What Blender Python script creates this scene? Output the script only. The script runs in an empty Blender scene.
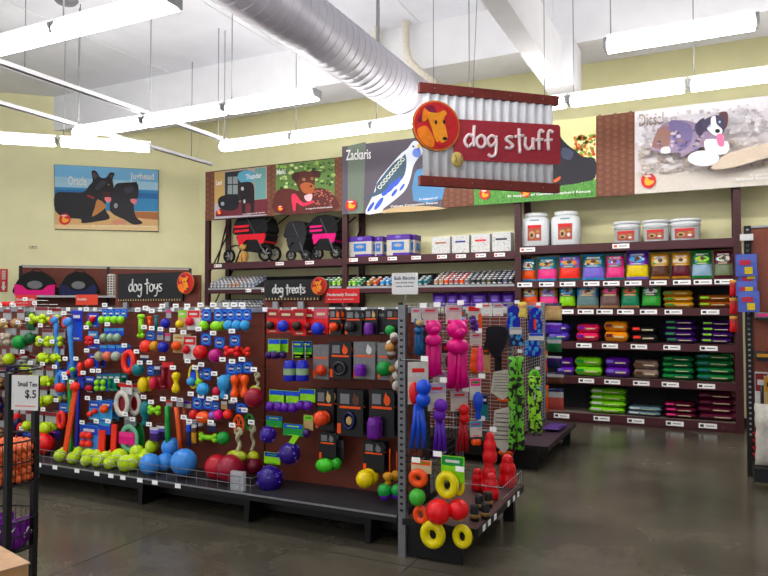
import bpy, math, random
from mathutils import Vector, Matrix
random.seed(7)
R = math.radians
C = bpy.context.scene.collection
SC = bpy.context.scene

# ---------------------------------------------------------------- camera, world, exposure
F = 670.0; CX, CY = 384.0, 288.0; CAMH = 1.6
YAW, PITCH = R(25.8), math.atan(20 / 670)
fw = Vector((-math.sin(YAW) * math.cos(PITCH), math.cos(YAW) * math.cos(PITCH), math.sin(PITCH)))
rt = Vector((math.cos(YAW), math.sin(YAW), 0)); up = rt.cross(fw)
EYE = Vector((0, 0, CAMH))
cam = bpy.data.cameras.new('camera'); co = bpy.data.objects.new('camera', cam); C.objects.link(co)
cam.sensor_width = 36; cam.lens = 36 * F / 768; cam.clip_end = 100
co.matrix_world = Matrix.Translation(EYE) @ Matrix((rt, up, -fw)).transposed().to_4x4()
SC.camera = co
SC.view_settings.view_transform = 'Standard'; SC.view_settings.look = 'None'
SC.view_settings.exposure = 0.6; SC.view_settings.gamma = 1
wd = bpy.data.worlds.new('world'); SC.world = wd; wd.use_nodes = True
wd.node_tree.nodes['Background'].inputs[0].default_value = (0.93, 0.95, 1, 1)
wd.node_tree.nodes['Background'].inputs[1].default_value = 0.7
TUBE = 17.5

def P(px, py, Y=None, X=None, Z=None, D=None):
    d = fw * F + rt * (px - CX) + up * (CY - py)
    if Y is not None: t = Y / d.y
    elif X is not None: t = X / d.x
    elif Z is not None: t = (Z - CAMH) / d.z
    else: t = D / F
    return EYE + d * t
def proj(p):
    q = p - EYE; d = q.dot(fw)
    return CX + F * q.dot(rt) / d, CY - F * q.dot(up) / d, d

# ---------------------------------------------------------------- materials
def lin(c):
    return tuple(((x / 255) / 12.92 if x / 255 <= .04045 else ((x / 255 + .055) / 1.055) ** 2.4) for x in c[:3]) + (1,)
_m = {}
def mat(col, rough=.5, metal=0, emit=0, noise=.10, scale=30, bump=0, coat=0, alpha=1, name=None):
    key = (tuple(round(x, 1) for x in col), rough, metal, emit, noise, scale, bump, coat, alpha)
    if key in _m: return _m[key]
    m = bpy.data.materials.new(name or 'mat_%d_%d_%d' % tuple(col[:3])); m.use_nodes = True
    nt = m.node_tree; b = nt.nodes['Principled BSDF']; l = lin(col)
    b.inputs['Base Color'].default_value = l
    b.inputs['Specular IOR Level'].default_value = .35; b.inputs['Roughness'].default_value = rough; b.inputs['Metallic'].default_value = metal
    if coat: b.inputs['Coat Weight'].default_value = coat
    if alpha < 1: b.inputs['Alpha'].default_value = alpha
    if emit:
        b.inputs['Emission Color'].default_value = l; b.inputs['Emission Strength'].default_value = emit
    elif noise:
        tc = nt.nodes.new('ShaderNodeTexCoord'); n = nt.nodes.new('ShaderNodeTexNoise')
        n.inputs['Scale'].default_value = scale; n.inputs['Detail'].default_value = 4
        cr = nt.nodes.new('ShaderNodeValToRGB')
        cr.color_ramp.elements[0].position = .3; cr.color_ramp.elements[1].position = .7
        cr.color_ramp.elements[0].color = tuple(x * (1 - noise) for x in l[:3]) + (1,)
        cr.color_ramp.elements[1].color = tuple(min(1, x * (1 + noise)) for x in l[:3]) + (1,)
        nt.links.new(tc.outputs['Object'], n.inputs['Vector'])
        nt.links.new(n.outputs['Fac'], cr.inputs['Fac']); nt.links.new(cr.outputs['Color'], b.inputs['Base Color'])
        if bump:
            bp = nt.nodes.new('ShaderNodeBump'); bp.inputs['Strength'].default_value = bump; bp.inputs['Distance'].default_value = .01
            nt.links.new(n.outputs['Fac'], bp.inputs['Height']); nt.links.new(bp.outputs['Normal'], b.inputs['Normal'])
    _m[key] = m
    return m
COL = dict(white=(238, 238, 236), offwhite=(222, 218, 208), cream=(228, 216, 178), red=(214, 30, 34), darkred=(130, 16, 30), maroon=(96, 18, 44),
    orange=(240, 96, 24), coral=(244, 62, 42), yellow=(238, 212, 26), gold=(206, 150, 40), lime=(152, 222, 40), tennis=(196, 224, 40), green=(24, 148, 62),
    dgreen=(14, 92, 50), teal=(20, 120, 128), sky=(70, 168, 226), blue=(26, 84, 206), navy=(20, 28, 74), royal=(30, 40, 170), lilac=(140, 120, 220), purple=(98, 30, 160),
    dpurple=(58, 20, 96), magenta=(226, 16, 132), pink=(244, 74, 150), black=(20, 19, 22), charcoal=(44, 44, 48), grey=(128, 128, 130),
    lgrey=(182, 184, 186), tan=(206, 176, 124), brown=(92, 56, 36), dbrown=(48, 28, 22), kraft=(190, 150, 106), ball_blue=(78, 150, 226))
def camo(c1, c2):
    m = bpy.data.materials.new('camouflage_webbing'); m.use_nodes = True; nt = m.node_tree; b = nt.nodes['Principled BSDF']; b.inputs['Roughness'].default_value = .6
    tc = nt.nodes.new('ShaderNodeTexCoord'); n = nt.nodes.new('ShaderNodeTexNoise'); n.inputs['Scale'].default_value = 22; n.inputs['Detail'].default_value = 1
    cr = nt.nodes.new('ShaderNodeValToRGB'); cr.color_ramp.interpolation = 'CONSTANT'; e = cr.color_ramp.elements
    e[0].position = 0; e[0].color = lin(c2); e[1].position = .47; e[1].color = lin(c1)
    nt.links.new(tc.outputs['Object'], n.inputs['Vector']); nt.links.new(n.outputs['Fac'], cr.inputs['Fac']); nt.links.new(cr.outputs['Color'], b.inputs['Base Color']); return m
KF = [1.0, 1.0]   # paint strength and saturation of the printed and moulded goods
def K(c, rough=.45, **k):
    c = COL[c] if isinstance(c, str) else c; g = sum(c[:3]) / 3
    return mat([max(0, min(250, (g + (x - g) * KF[1]) * KF[0])) for x in c[:3]], rough, **k)
M_PANEL = mat((104, 45, 28), .55, noise=.12, scale=14, name='red_brown_pegboard')
M_METAL = mat((150, 152, 154), .35, .8, name='brushed_steel')
M_DARKM = mat((38, 36, 38), .45, .5, name='dark_metal')
M_RACK = mat((66, 25, 30), .5, noise=.12, name='maroon_rack_paint')
M_BLACK = mat((13, 13, 15), .4, name='black_paint')
M_TAG = mat((246, 246, 244), .6, noise=.03, name='tag_paper')
M_TAGP = mat((120, 120, 126), .6, name='tag_print')
M_CLEAR = mat((220, 225, 230), .15, alpha=.35, noise=0, name='clear_film')

# ---------------------------------------------------------------- mesh builder (world coordinates)
class MB:
    def __init__(s, M=None):
        s.v = []; s.f = []; s.mi = []; s.sm = []; s.mats = []; s.M = M or Matrix()
    def add(s, vs, fs, m, smooth=False, L=None):
        T = s.M @ L if L else s.M
        k = len(s.v); s.v += [T @ Vector(p) for p in vs]
        if m not in s.mats: s.mats.append(m)
        i = s.mats.index(m)
        for f in fs:
            s.f.append([k + a for a in f]); s.mi.append(i); s.sm.append(smooth)
    def box(s, c, d, m, L=None):
        x, y, z = d[0] / 2, d[1] / 2, d[2] / 2
        vs = [(c[0] + a * x, c[1] + b * y, c[2] + e * z) for a in (-1, 1) for b in (-1, 1) for e in (-1, 1)]
        s.add(vs, [(0, 1, 3, 2), (4, 6, 7, 5), (0, 4, 5, 1), (2, 3, 7, 6), (0, 2, 6, 4), (1, 5, 7, 3)], m, False, L)
    def box2(s, a, b, m): s.box([(a[i] + b[i]) / 2 for i in range(3)], [abs(b[i] - a[i]) for i in range(3)], m)
    def ell(s, c, r, m, n=14, k=9, L=None, fn=None):
        vs = []; fs = []
        for i in range(k + 1):
            t = math.pi * i / k
            for j in range(n):
                a = 2 * math.pi * j / n; q = fn(i / k, a) if fn else 1
                vs.append((c[0] + r[0] * q * math.sin(t) * math.cos(a), c[1] + r[1] * q * math.sin(t) * math.sin(a), c[2] + r[2] * math.cos(t)))
        for i in range(k):
            for j in range(n):
                fs.append((i * n + j, (i + 1) * n + j, (i + 1) * n + (j + 1) % n, i * n + (j + 1) % n))
        s.add(vs, fs, m, True, L)
    def lathe(s, prof, c, m, n=16, L=None, smooth=True, mfn=None):
        vs = []; N = len(prof)
        for (r, z) in prof:
            for j in range(n):
                a = 2 * math.pi * j / n; vs.append((c[0] + r * math.cos(a), c[1] + r * math.sin(a), c[2] + z))
        for i in range(N - 1):
            fs = [(i * n + j, i * n + (j + 1) % n, (i + 1) * n + (j + 1) % n, (i + 1) * n + j) for j in range(n)]
            if i == 0:
                s.add(vs, fs, mfn(i) if mfn else m, smooth, L); k0 = len(s.v) - len(vs)
            else:
                mm = mfn(i) if mfn else m
                if mm not in s.mats: s.mats.append(mm)
                for f in fs: s.f.append([k0 + a for a in f]); s.mi.append(s.mats.index(mm)); s.sm.append(smooth)
        for e in (0, N - 1):
            if prof[e][0] > 1e-5:
                mm = mfn(min(e, N - 2)) if mfn else m
                f = [k0 + e * n + j for j in range(n)]
                s.f.append(f if e else f[::-1]); s.mi.append(s.mats.index(mm)); s.sm.append(False)
    def cyl(s, a, b, r, m, n=10, r2=None):
        s.tube([a, b], r, m, n, r2=r2)
    def tube(s, pts, r, m, n=8, closed=False, r2=None, flat=1.0):
        pts = [Vector(p) for p in pts]; N = len(pts); vs = []; pn = None
        for i, p in enumerate(pts):
            a = pts[(i - 1) % N] if (closed or i) else p
            b = pts[(i + 1) % N] if (closed or i < N - 1) else p
            t = (b - a).normalized() if (b - a).length > 1e-9 else Vector((0, 0, 1))
            if pn is None: pn = t.orthogonal().normalized() if abs(t.y) > .9 else (Vector((0, 1, 0)) - t * t.y).normalized()
            else:
                q = pn - t * pn.dot(t); pn = q.normalized() if q.length > 1e-6 else t.orthogonal().normalized()
            bn = t.cross(pn)
            rr = r[i] if isinstance(r, (list, tuple)) else (r if r2 is None else r + (r2 - r) * i / max(1, N - 1))
            for j in range(n):
                an = 2 * math.pi * j / n; vs.append(p + pn * rr * flat * math.cos(an) + bn * rr * math.sin(an))
        fs = []
        for i in range(N if closed else N - 1):
            for j in range(n):
                i2 = (i + 1) % N; fs.append((i * n + j, i * n + (j + 1) % n, i2 * n + (j + 1) % n, i2 * n + j))
        if not closed: fs += [tuple(range(n))[::-1], tuple((N - 1) * n + j for j in range(n))]
        s.add(vs, fs, m, n > 5)
    def ring(s, c, rx, rz, r, m, n=20, k=8, flat=1.0):   # lies in the local xz plane
        s.tube([(c[0] + rx * math.cos(2 * math.pi * i / n), c[1], c[2] + rz * math.sin(2 * math.pi * i / n)) for i in range(n)], r, m, k, True, flat=flat)
    def prism(s, pts, y0, y1, m, m2=None):    # outline in local xz, thick along y
        n = len(pts); vs = [(p[0], y0, p[1]) for p in pts] + [(p[0], y1, p[1]) for p in pts]
        s.add(vs, [tuple(range(n))], m)
        s.add(vs, [tuple(range(n, 2 * n))[::-1]] + [(i, i + n, (i + 1) % n + n, (i + 1) % n) for i in range(n)], m2 or m)
    def pillow(s, c, w, h, d, rows, seal=.1, nx=8, crinkle=.04, full=False):   # bag: rows = [(upto fraction from the bottom, material)]
        nz = 12; vs = []
        for side in (-1, 1):
            for i in range(nz + 1):
                v = i / nz
                for j in range(nx + 1):
                    u = j / nx * 2 - 1; e = 1 - abs(v * 2 - 1) ** (8 if full else 4); g = max(0, 1 - abs(u) ** (12 if full else 4)) ** (.5 if full else .6)
                    th = d / 2 * (e ** .7) * g * (1 + random.uniform(-crinkle, crinkle) * 3) if 0 < i < nz else d * .02
                    wx = w / 2 * (1 - .05 * e * (1 - abs(v * 2 - 1)) + random.uniform(-crinkle, crinkle) * .3)
                    vs.append((c[0] + u * wx, c[1] + side * max(th, .0015), c[2] + (v - .5) * h))
        st = (nz + 1) * (nx + 1); groups = {}
        def mm(v):
            for lim, m in rows:
                if v <= lim: return m
            return rows[-1][1]
        for i in range(nz):
            m = mm((i + .5) / nz); L = groups.setdefault(m, [])
            for j in range(nx):
                a = i * (nx + 1) + j
                L.append((a, a + 1, a + nx + 2, a + nx + 1)); L.append((st + a, st + a + nx + 1, st + a + nx + 2, st + a + 1))
            for j in (0, nx):
                a = i * (nx + 1) + j; f = (a, a + nx + 1, st + a + nx + 1, st + a); L.append(f if j == 0 else f[::-1])
        k = len(s.v); first = True
        for m, fs in groups.items():
            if first: s.add(vs, fs, m, True); first = False
            else:
                if m not in s.mats: s.mats.append(m)
                for f in fs: s.f.append([k + a for a in f]); s.mi.append(s.mats.index(m)); s.sm.append(True)
    def build(s, name, parent=None, bevel=0, origin=None):
        me = bpy.data.meshes.new(name)
        if parent is not None: o0 = parent['_w'] if '_w' in parent else None; org = Vector(o0) if o0 else Vector(parent.location)
        elif origin is not None: org = Vector(origin)
        else:
            xs = [p.x for p in s.v]; ys = [p.y for p in s.v]; zs = [p.z for p in s.v]
            org = Vector(((min(xs) + max(xs)) / 2, (min(ys) + max(ys)) / 2, min(zs)))
        me.from_pydata([tuple(p - org) for p in s.v], [], s.f)
        for m in s.mats: me.materials.append(m)
        me.polygons.foreach_set('material_index', s.mi); me.polygons.foreach_set('use_smooth', s.sm); me.update()
        o = bpy.data.objects.new(name, me); C.objects.link(o)
        W[o.name] = org.copy()
        if parent is None: o.location = org
        else:
            po = W[parent.name]; me.transform(Matrix.Translation(org - po)); W[o.name] = po.copy(); o.parent = parent
        if bevel:
            b = o.modifiers.new('Bevel', 'BEVEL'); b.width = bevel; b.segments = 2; b.limit_method = 'ANGLE'
        return o
W = {}
def thing(name, label, cat, loc, group=None):
    o = bpy.data.objects.new(name, None); o.empty_display_size = .05; C.objects.link(o); o.location = loc; W[o.name] = Vector(loc)
    return tag(o, label, cat, group)
def tag(o, label, cat, group=None):
    o['label'] = label; o['category'] = cat
    if group: o['group'] = group
    return o
def struct(name, mb, **k):
    o = mb.build(name, **k); o['kind'] = 'structure'; return o
def dup(o, delta, label=None, group=None):
    c = o.copy(); C.objects.link(c); c.location = o.location + Vector(delta); W[c.name] = W[o.name] + Vector(delta)
    if label: c['label'] = label
    if group: c['group'] = group
    for ch in o.children:
        d = ch.copy(); C.objects.link(d); d.parent = c
        for g in ch.children:
            e = g.copy(); C.objects.link(e); e.parent = d
    return c

def text_mesh(txt):
    cu = bpy.data.curves.new('t', 'FONT'); cu.body = txt; cu.size = 1; cu.resolution_u = 3; cu.offset = .018
    o = bpy.data.objects.new('t', cu); C.objects.link(o)
    me = bpy.data.meshes.new_from_object(o.evaluated_get(bpy.context.evaluated_depsgraph_get()))
    vs = [v.co.copy() for v in me.vertices]; fs = [list(p.vertices) for p in me.polygons]
    bpy.data.objects.remove(o); bpy.data.curves.remove(cu); bpy.data.meshes.remove(me)
    return vs, fs
def put_text(mb, txt, o, u, v, w, h, m, off=Vector((0, 0, 0))):
    """text stretched into the rectangle o + u*w, v*h (u, v unit vectors)"""
    vs, fs = text_mesh(txt)
    if not vs: return
    x0 = min(p.x for p in vs); x1 = max(p.x for p in vs); y0 = min(p.y for p in vs); y1 = max(p.y for p in vs)
    q = [Vector(o) + off + u * w * (p.x - x0) / (x1 - x0) + v * h * (p.y - y0) / (y1 - y0) for p in vs]
    mb.add(q, fs, m)
def smooth_loop(pts, n=5):
    out = []; N = len(pts)
    for i in range(N):
        p0, p1, p2, p3 = [pts[(i + k) % N] for k in (-1, 0, 1, 2)]
        for j in range(n):
            t = j / n
            out.append(tuple(.5 * ((2 * b) + (-a + c) * t + (2 * a - 5 * b + 4 * c - d) * t * t + (-a + 3 * b - 3 * c + d) * t ** 3) for a, b, c, d in zip(p0, p1, p2, p3)))
    return out
def smooth_line(pts, n=5):
    out = []; N = len(pts)
    for i in range(N - 1):
        p0 = pts[max(0, i - 1)]; p1 = pts[i]; p2 = pts[i + 1]; p3 = pts[min(N - 1, i + 2)]
        for j in range(n):
            t = j / n
            out.append(tuple(.5 * ((2 * b) + (-a + c) * t + (2 * a - 5 * b + 4 * c - d) * t * t + (-a + 3 * b - 3 * c + d) * t ** 3) for a, b, c, d in zip(p0, p1, p2, p3)))
    out.append(tuple(pts[-1])); return out
def circ(x, y, rx, ry=None, n=18, a0=0): 
    ry = ry or rx
    return [(x + rx * math.cos(2 * math.pi * i / n + a0), y + ry * math.sin(2 * math.pi * i / n + a0)) for i in range(n)]
# hand-drawn letters (x, y in x-heights)
GLY = {
 'd': (.85, [[(.62, .85), (.3, 1), (.02, .5), (.25, .02), (.6, .35)], [(.72, 1.75), (.66, 1), (.66, .05)]]),
 'o': (.8, [[(.35, 1), (.05, .7), (.08, .2), (.38, 0), (.65, .3), (.62, .8), (.35, 1)]]),
 'g': (.85, [[(.62, .85), (.3, 1), (.03, .6), (.25, .15), (.6, .45)], [(.66, 1), (.68, .2), (.6, -.5), (.3, -.7), (.08, -.5)]]),
 's': (.72, [[(.58, .95), (.25, .98), (.08, .75), (.35, .52), (.58, .28), (.35, .02), (.02, .1)]]),
 't': (.75, [[(.35, 1.7), (.36, .8), (.4, -.35)], [(.02, 1.02), (.35, 1.08), (.7, 1.15)]]),
 'u': (.82, [[(.08, 1), (.06, .35), (.3, .02), (.6, .3)], [(.66, 1), (.64, .4), (.7, .0)]]),
 'f': (.72, [[(.68, 1.5), (.42, 1.65), (.3, 1.2), (.32, 0)], [(.02, .8), (.6, .9)]]),
 'y': (.82, [[(.08, 1), (.12, .5), (.35, .35), (.6, .6)], [(.66, 1), (.66, .2), (.5, -.5), (.15, -.6)]]),
 'r': (.62, [[(.08, 1), (.1, 0)], [(.1, .6), (.3, .95), (.58, .9)]]),
 'e': (.74, [[(.06, .5), (.58, .58), (.5, .95), (.2, .95), (.05, .5), (.25, .03), (.6, .12)]]),
 'a': (.82, [[(.6, .85), (.3, 1), (.03, .5), (.25, .02), (.6, .4)], [(.66, 1), (.64, .3), (.74, .02)]]),
 ' ': (.5, [])}
def hand_text(mb, txt, o, u, v, width, m, r, n):
    tot = sum(GLY[c][0] for c in txt); k = width / tot; x = 0
    for c in txt:
        for st in GLY[c][1]:
            pts = [o + u * (x + p[0]) * k + v * p[1] * k for p in smooth_line(st, 4)]
            mb.tube(pts, r, m, 6)
        x += GLY[c][0]
    return k
# ---------------------------------------------------------------- the key planes
YE, YG = 3.97, 4.42          # near edge of the toy gondola's base, its pegboard
XE = -1.766                  # pegboard of the end caps
YR, YW = 9.67, 10.4          # front of the wall racks, back wall
CORNER = Vector((-9.14, 10.4, 0)); LW = Vector((-.736, -.677, 0))   # left wall's run from the corner
LN = Vector((.677, -.736, 0))                                       # its normal into the room
CEIL = 5.6
# ---------------------------------------------------------------- the shell
m_floor = bpy.data.materials.new('polished_concrete'); m_floor.use_nodes = True
nt = m_floor.node_tree; b = nt.nodes['Principled BSDF']
tc = nt.nodes.new('ShaderNodeTexCoord')
n1 = nt.nodes.new('ShaderNodeTexNoise'); n1.inputs['Scale'].default_value = .9; n1.inputs['Detail'].default_value = 8; n1.inputs['Roughness'].default_value = .65
n2 = nt.nodes.new('ShaderNodeTexNoise'); n2.inputs['Scale'].default_value = 38; n2.inputs['Detail'].default_value = 5
cr = nt.nodes.new('ShaderNodeValToRGB'); e = cr.color_ramp.elements
e[0].position = .32; e[0].color = lin((58, 55, 45)); e[1].position = .72; e[1].color = lin((102, 95, 82))
mx = nt.nodes.new('ShaderNodeMix'); mx.data_type = 'RGBA'; mx.blend_type = 'OVERLAY'; mx.inputs[0].default_value = .1
nt.links.new(tc.outputs['Object'], n1.inputs['Vector']); nt.links.new(tc.outputs['Object'], n2.inputs['Vector'])
nt.links.new(n1.outputs['Fac'], cr.inputs['Fac']); nt.links.new(cr.outputs['Color'], mx.inputs[6]); nt.links.new(n2.outputs['Fac'], mx.inputs[7])
nt.links.new(mx.outputs[2], b.inputs['Base Color'])
mr = nt.nodes.new('ShaderNodeMapRange'); mr.inputs['To Min'].default_value = .14; mr.inputs['To Max'].default_value = .34
nt.links.new(n1.outputs['Fac'], mr.inputs['Value']); nt.links.new(mr.outputs['Result'], b.inputs['Roughness'])
mb = MB(); mb.box2((-16, -5, -.2), (6, 12, 0), m_floor); struct('floor', mb, origin=(0, 0, 0))
m_joint = mat((52, 48, 42), .8, name='joint_filler')
for k, (a, c_) in enumerate([((-3.57, -3), (-3.57, 10.3)), ((-1.69, -3), (-1.69, 10.3)), ((-7.2, -3), (-7.2, 10.3)), ((2.0, -3), (2.0, 10.3))]):
    mb = MB(); mb.box((a[0], (a[1] + c_[1]) / 2, .0005), (.008, c_[1] - a[1], .002), m_joint); struct('trim_%d' % (k + 1), mb)
for k, y in enumerate((3.85, 1.6)):
    mb = MB(); mb.box((-4, y, .0006), (14, .008, .002), m_joint); struct('trim_%d' % (k + 5), mb)
m_wall = mat((238, 233, 184), .75, noise=.03, scale=3, name='khaki_wall_paint')
m_ceil = mat((226, 227, 234), .55, noise=.04, scale=2, bump=.08, name='white_ceiling_paint')
m_white = mat((228, 228, 230), .6, noise=.03, scale=4, name='white_painted_steel')
mb = MB(); mb.box2((-9.3, YW, 0), (6, YW + .2, 7.2), m_wall); struct('wall_back', mb)
ang = math.atan2(LW.y, LW.x)
mb = MB(Matrix.Translation(CORNER) @ Matrix.Rotation(ang, 4, 'Z')); mb.box2((-.12, -.2, 0), (7.2, 0, 7.2), m_wall)
o = struct('wall_left', mb)
mb = MB(); mb.box2((4.2, -5, 0), (4.4, YW, 7.2), m_white); struct('wall_right', mb)
mb = MB(); mb.box2((-15, -5, CEIL), (4.4, 8.6, CEIL + .1), m_ceil)
for x in (-10.5, -8.2, -5.9, -3.6, .8): mb.box2((x, -5, CEIL - .012), (x + .02, 8.6, CEIL), m_white)
struct('ceiling', mb)
mb = MB(); mb.box2((-11.6, 8.6, 4.95), (4.2, 9.4, 7.0), m_white); mb.box2((-11.6, 9.4, 6.9), (4.2, 10.5, 7.0), m_ceil)
struct('wall_bulkhead', mb)
mb = MB(); mb.box2((-9.14, YW - .02, 0), (4.2, YW, .1), M_BLACK); struct('baseboard_back', mb)

# ceiling beam
mb = MB(); mb.box2((-1.75, -4.5, 4.28), (-1.54, 8.6, 4.82), m_white); mb.box2((-1.76, 8.1, 4.27), (-1.40, 8.61, 4.83), m_white)
for y in range(-4, 9, 2): mb.box2((-1.66, y, 4.82), (-1.62, y + .04, CEIL), m_white)
tag(mb.build('ceiling_beam'), 'white painted steel beam under the ceiling, right of the hanging corrugated sign', 'beam')
mb = MB(); mb.box2((-4.55, 2, 5.0), (-4.4, 8.6, 5.2), m_white); mb.box2((-4.51, 3, 5.2), (-4.44, 3.05, CEIL), m_white); mb.box2((-4.51, 7, 5.2), (-4.44, 7.05, CEIL), m_white)
tag(mb.build('ceiling_beam'), 'grey-white steel channel running above the round air duct', 'beam')

# round duct
m_duct = mat((180, 178, 190), .42, .1, noise=.06, scale=6, name='galvanised_duct')
t = thing('air_duct', 'large round galvanised spiral air duct crossing the ceiling towards the back', 'duct', (-3.42, 2.5, 4.315))
L = Matrix.Translation((-3.42, 0, 4.315)) @ Matrix.Rotation(-math.pi / 2, 4, 'X')
mb = MB(); mb.lathe([(.284, y) for y in (-2, 2, 5, 8.1)], (0, 0, 0), m_duct, 40, L)
mb.build('duct_pipe', t)
mb = MB()
y = 0.2
while y < 8.1:
    n = 40; vs = []
    mb.tube([(-3.42 + .285 * math.cos(2 * math.pi * i / n), y, 4.315 + .285 * math.sin(2 * math.pi * i / n)) for i in range(n)], .0026, m_duct, 4, True)
    y += .13
mb.build('seam', t)
for y in (1.5, 4.2, 6.9): mb = MB(); mb.box2((-3.435, y, 4.59), (-3.405, y + .03, CEIL), M_METAL); mb.build('hanger', t)

# pipes
m_pipe = mat((214, 206, 188), .5, name='cream_pipe_paint')
def pipe(label, pts, r, m=None, name='ceiling_pipe', cat='pipe'):
    mb = MB(); mb.tube(pts, r, m or m_pipe, 10); return tag(mb.build(name), label, cat)
pipe('cream vertical pipe dropping from the ceiling behind the duct, the left one of two', [P(377, -40, Y=8.45), P(377, 52, Y=8.45)], .06)
pipe('cream pipe bending right at its foot, above the hanging sign', [P(406, -40, Y=8.45), P(406, 48, Y=8.45), P(409, 60, Y=8.45), P(420, 72, Y=8.45), P(436, 84, Y=8.45)], .05)
mb = MB(); c = P(66, 0, Z=CEIL - .05)
mb.lathe([(.10, .05), (.14, .04), (.15, 0), (.12, -.04), (.05, -.06), (0, -.06)], c, mat((120, 120, 124), .5), 20)
tag(mb.build('smoke_detector'), 'grey round detector on the ceiling above the nearest left light row', 'smoke detector')

# unistrut rails the lights hang from
rl = []
for x, y0, y1, lab in ((-6.25, 1.0, 8.0, 'long white ceiling rail crossing above the light rows left of the duct'),
                       (-7.5, 3.5, 8.85, 'white ceiling rail nearest the left wall poster, crossing the short slanting light row')):
    mb = MB(); mb.box2((x - .02, y0, 4.0), (x + .02, y1, 4.05), m_white); mb.box2((x - .035, y0, 4.0), (x + .035, y1, 4.01), m_white)
    for y in (y0 + .6, (y0 + y1) / 2, y1 - .5): mb.cyl((x, y, 4.05), (x, y, CEIL), .006, M_METAL, 6)
    tag(mb.build('ceiling_rail'), lab, 'rail')

# ---------------------------------------------------------------- fluorescent lights
m_tube = mat((255, 252, 248), .4, emit=TUBE, noise=0, name='fluorescent_glow')
def fixture(p, d, row, rod=True, ln=1.22):
    d = Vector(d).normalized(); a = math.atan2(d.y, d.x)
    M = Matrix.Translation(p) @ Matrix.Rotation(a, 4, 'Z')
    t = thing('light_fixture', 'white fluorescent strip light ' + row, 'light', p)
    mb = MB(M); mb.box((ln / 2, 0, .075), (ln - .02, .07, .05), m_white)
    mb.build('housing', t)
    mb = MB(M); mb.tube([(.035, 0, .0), (ln - .035, 0, .0)], .052, m_tube, 12, flat=1.75); mb.build('diffuser', t)
    for x in (.02, ln - .02):
        mb = MB(M); mb.box((x, 0, .02), (.03, .15, .09), M_METAL); mb.build('end_cap', t)
    if rod:
        mb = MB(M); mb.cyl((.06, 0, .08), (.06, 0, CEIL - p[2]), .006, M_METAL, 6); mb.build('hanging_rod', t)
    return t
X1 = Vector((1, 0, 0))
for k in range(6): fixture(Vector((-6.28 + 1.22 * k + (0 if k < 3 else .02), 7.6, 3.9)), X1, 'in the rear row nearest the picture banners')
fixture(Vector((-6.28 + 1.22 * 6 + .02, 7.6, 3.9)), X1, 'in the rear row nearest the picture banners')
for k in range(3): fixture(Vector((-7.45 + 1.25 * k, 6.1, 3.88)), X1, 'in the middle row left of the duct')
fixture(Vector((-.81, 6.2, 3.93)), X1, 'alone over the right aisle')
for k in range(3): fixture(Vector((-7.05 + 1.22 * k, 3.6, 3.78)), X1, 'in the nearest row at the upper left')
q = P(59, 143, Z=3.9); q2 = P(157, 149, Z=3.9); dd = (q2 - q).normalized()
for k in (-1, 0): fixture(q + dd * 1.24 * k, dd, 'in the short slanting row above the left wall poster')
for y in (1.2, -1.4):    # the rows go on over the shop floor behind the photographer
    for x in (-6.5, -5.2, -2.6, -.2): fixture(Vector((x, y, 3.9)), X1, 'over the shop floor behind the camera')
fixture(Vector((-2.7, 3.6, 3.9)), X1, 'over the toy aisle, out of the picture')

# ---------------------------------------------------------------- pictures and banners
def px_pts(pts, n, off, **pl): return [P(x, y, **pl) for x, y in pts]
class Art:
    """flat printed board drawn from photo coordinates on its own plane, layers stacked by 0.4 mm"""
    def __init__(s, at, nrm): s.at = at; s.n = nrm; s.mb = MB(); s.k = 0
    def poly(s, pts, c, smooth=0):
        s.k += 1
        if smooth: pts = smooth_loop(pts, smooth)
        m = K(c, .55, noise=.05) if not isinstance(c, bpy.types.Material) else c
        q = [s.at(x, y) + s.n * .0006 * s.k for x, y in pts]
        nn = Vector((0, 0, 0))
        for i in range(len(q)):
            nn += (q[i] - q[0]).cross(q[(i + 1) % len(q)] - q[0])
        if nn.dot(s.n) < 0: q = q[::-1]
        s.mb.add(q, [tuple(range(len(q)))], m)
    def text(s, txt, x0, y0, x1, y1, c, skew=0):
        """between x0 and x1, y0 the cap line at x0, y1 the base line at x0"""
        s.k += 1; vs, fs = text_mesh(txt); mb = MB(); s.tm = getattr(s, 'tm', []) + [mb]
        a0 = min(p.x for p in vs); a1 = max(p.x for p in vs); b0 = min(p.y for p in vs); b1 = max(p.y for p in vs)
        q = []
        for p in vs:
            u = (p.x - a0) / (a1 - a0); v = (p.y - b0) / (b1 - b0)
            q.append(s.at(x0 + (x1 - x0) * u, y1 + (y0 - y1) * v + skew * u) + s.n * .0006 * s.k)
        mb.add(q, fs, K(c, .5, noise=0))
    def letters(s, t):
        for mb in s.tm: mb.build('lettering', t)
def board(mb, q4, n, th, m):     # q4 in order bl, br, tr, tl ; gives depth behind
    vs = [p for p in q4] + [p - n * th for p in q4]
    mb.add(vs, [(0, 1, 2, 3), (7, 6, 5, 4), (0, 4, 5, 1), (1, 5, 6, 2), (2, 6, 7, 3), (3, 7, 4, 0)], m)
def mini_emblem(a, x, y, r):
    a.poly(circ(x, y, r), 'red'); a.poly([(x - r * .4, y + r * .5), (x - r * .5, y - r * .1), (x - r * .2, y - r * .55), (x + r * .1, y - r * .1), (x + r * .7, y), (x + r * .6, y + r * .35), (x + r * .1, y + r * .6)], (250, 170, 40), 3)
    a.poly(circ(x - r * .1, y - r * .6, r * .5, r * .12), 'white')
NB = Vector((0, -1, 0))
def back_at(x, y): return P(x, y, Y=YR - .06)
def rnd_spots(a, box, cols, n, r, shear=0, rng=random):
    for i in range(n):
        x = random.uniform(box[0], box[2]); y = random.uniform(box[1], box[3]) + shear * (x - box[0])
        rr = random.uniform(*r); a.poly(circ(x, y, rr * 1.4, rr, 6, random.random()), random.choice(cols))
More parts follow.
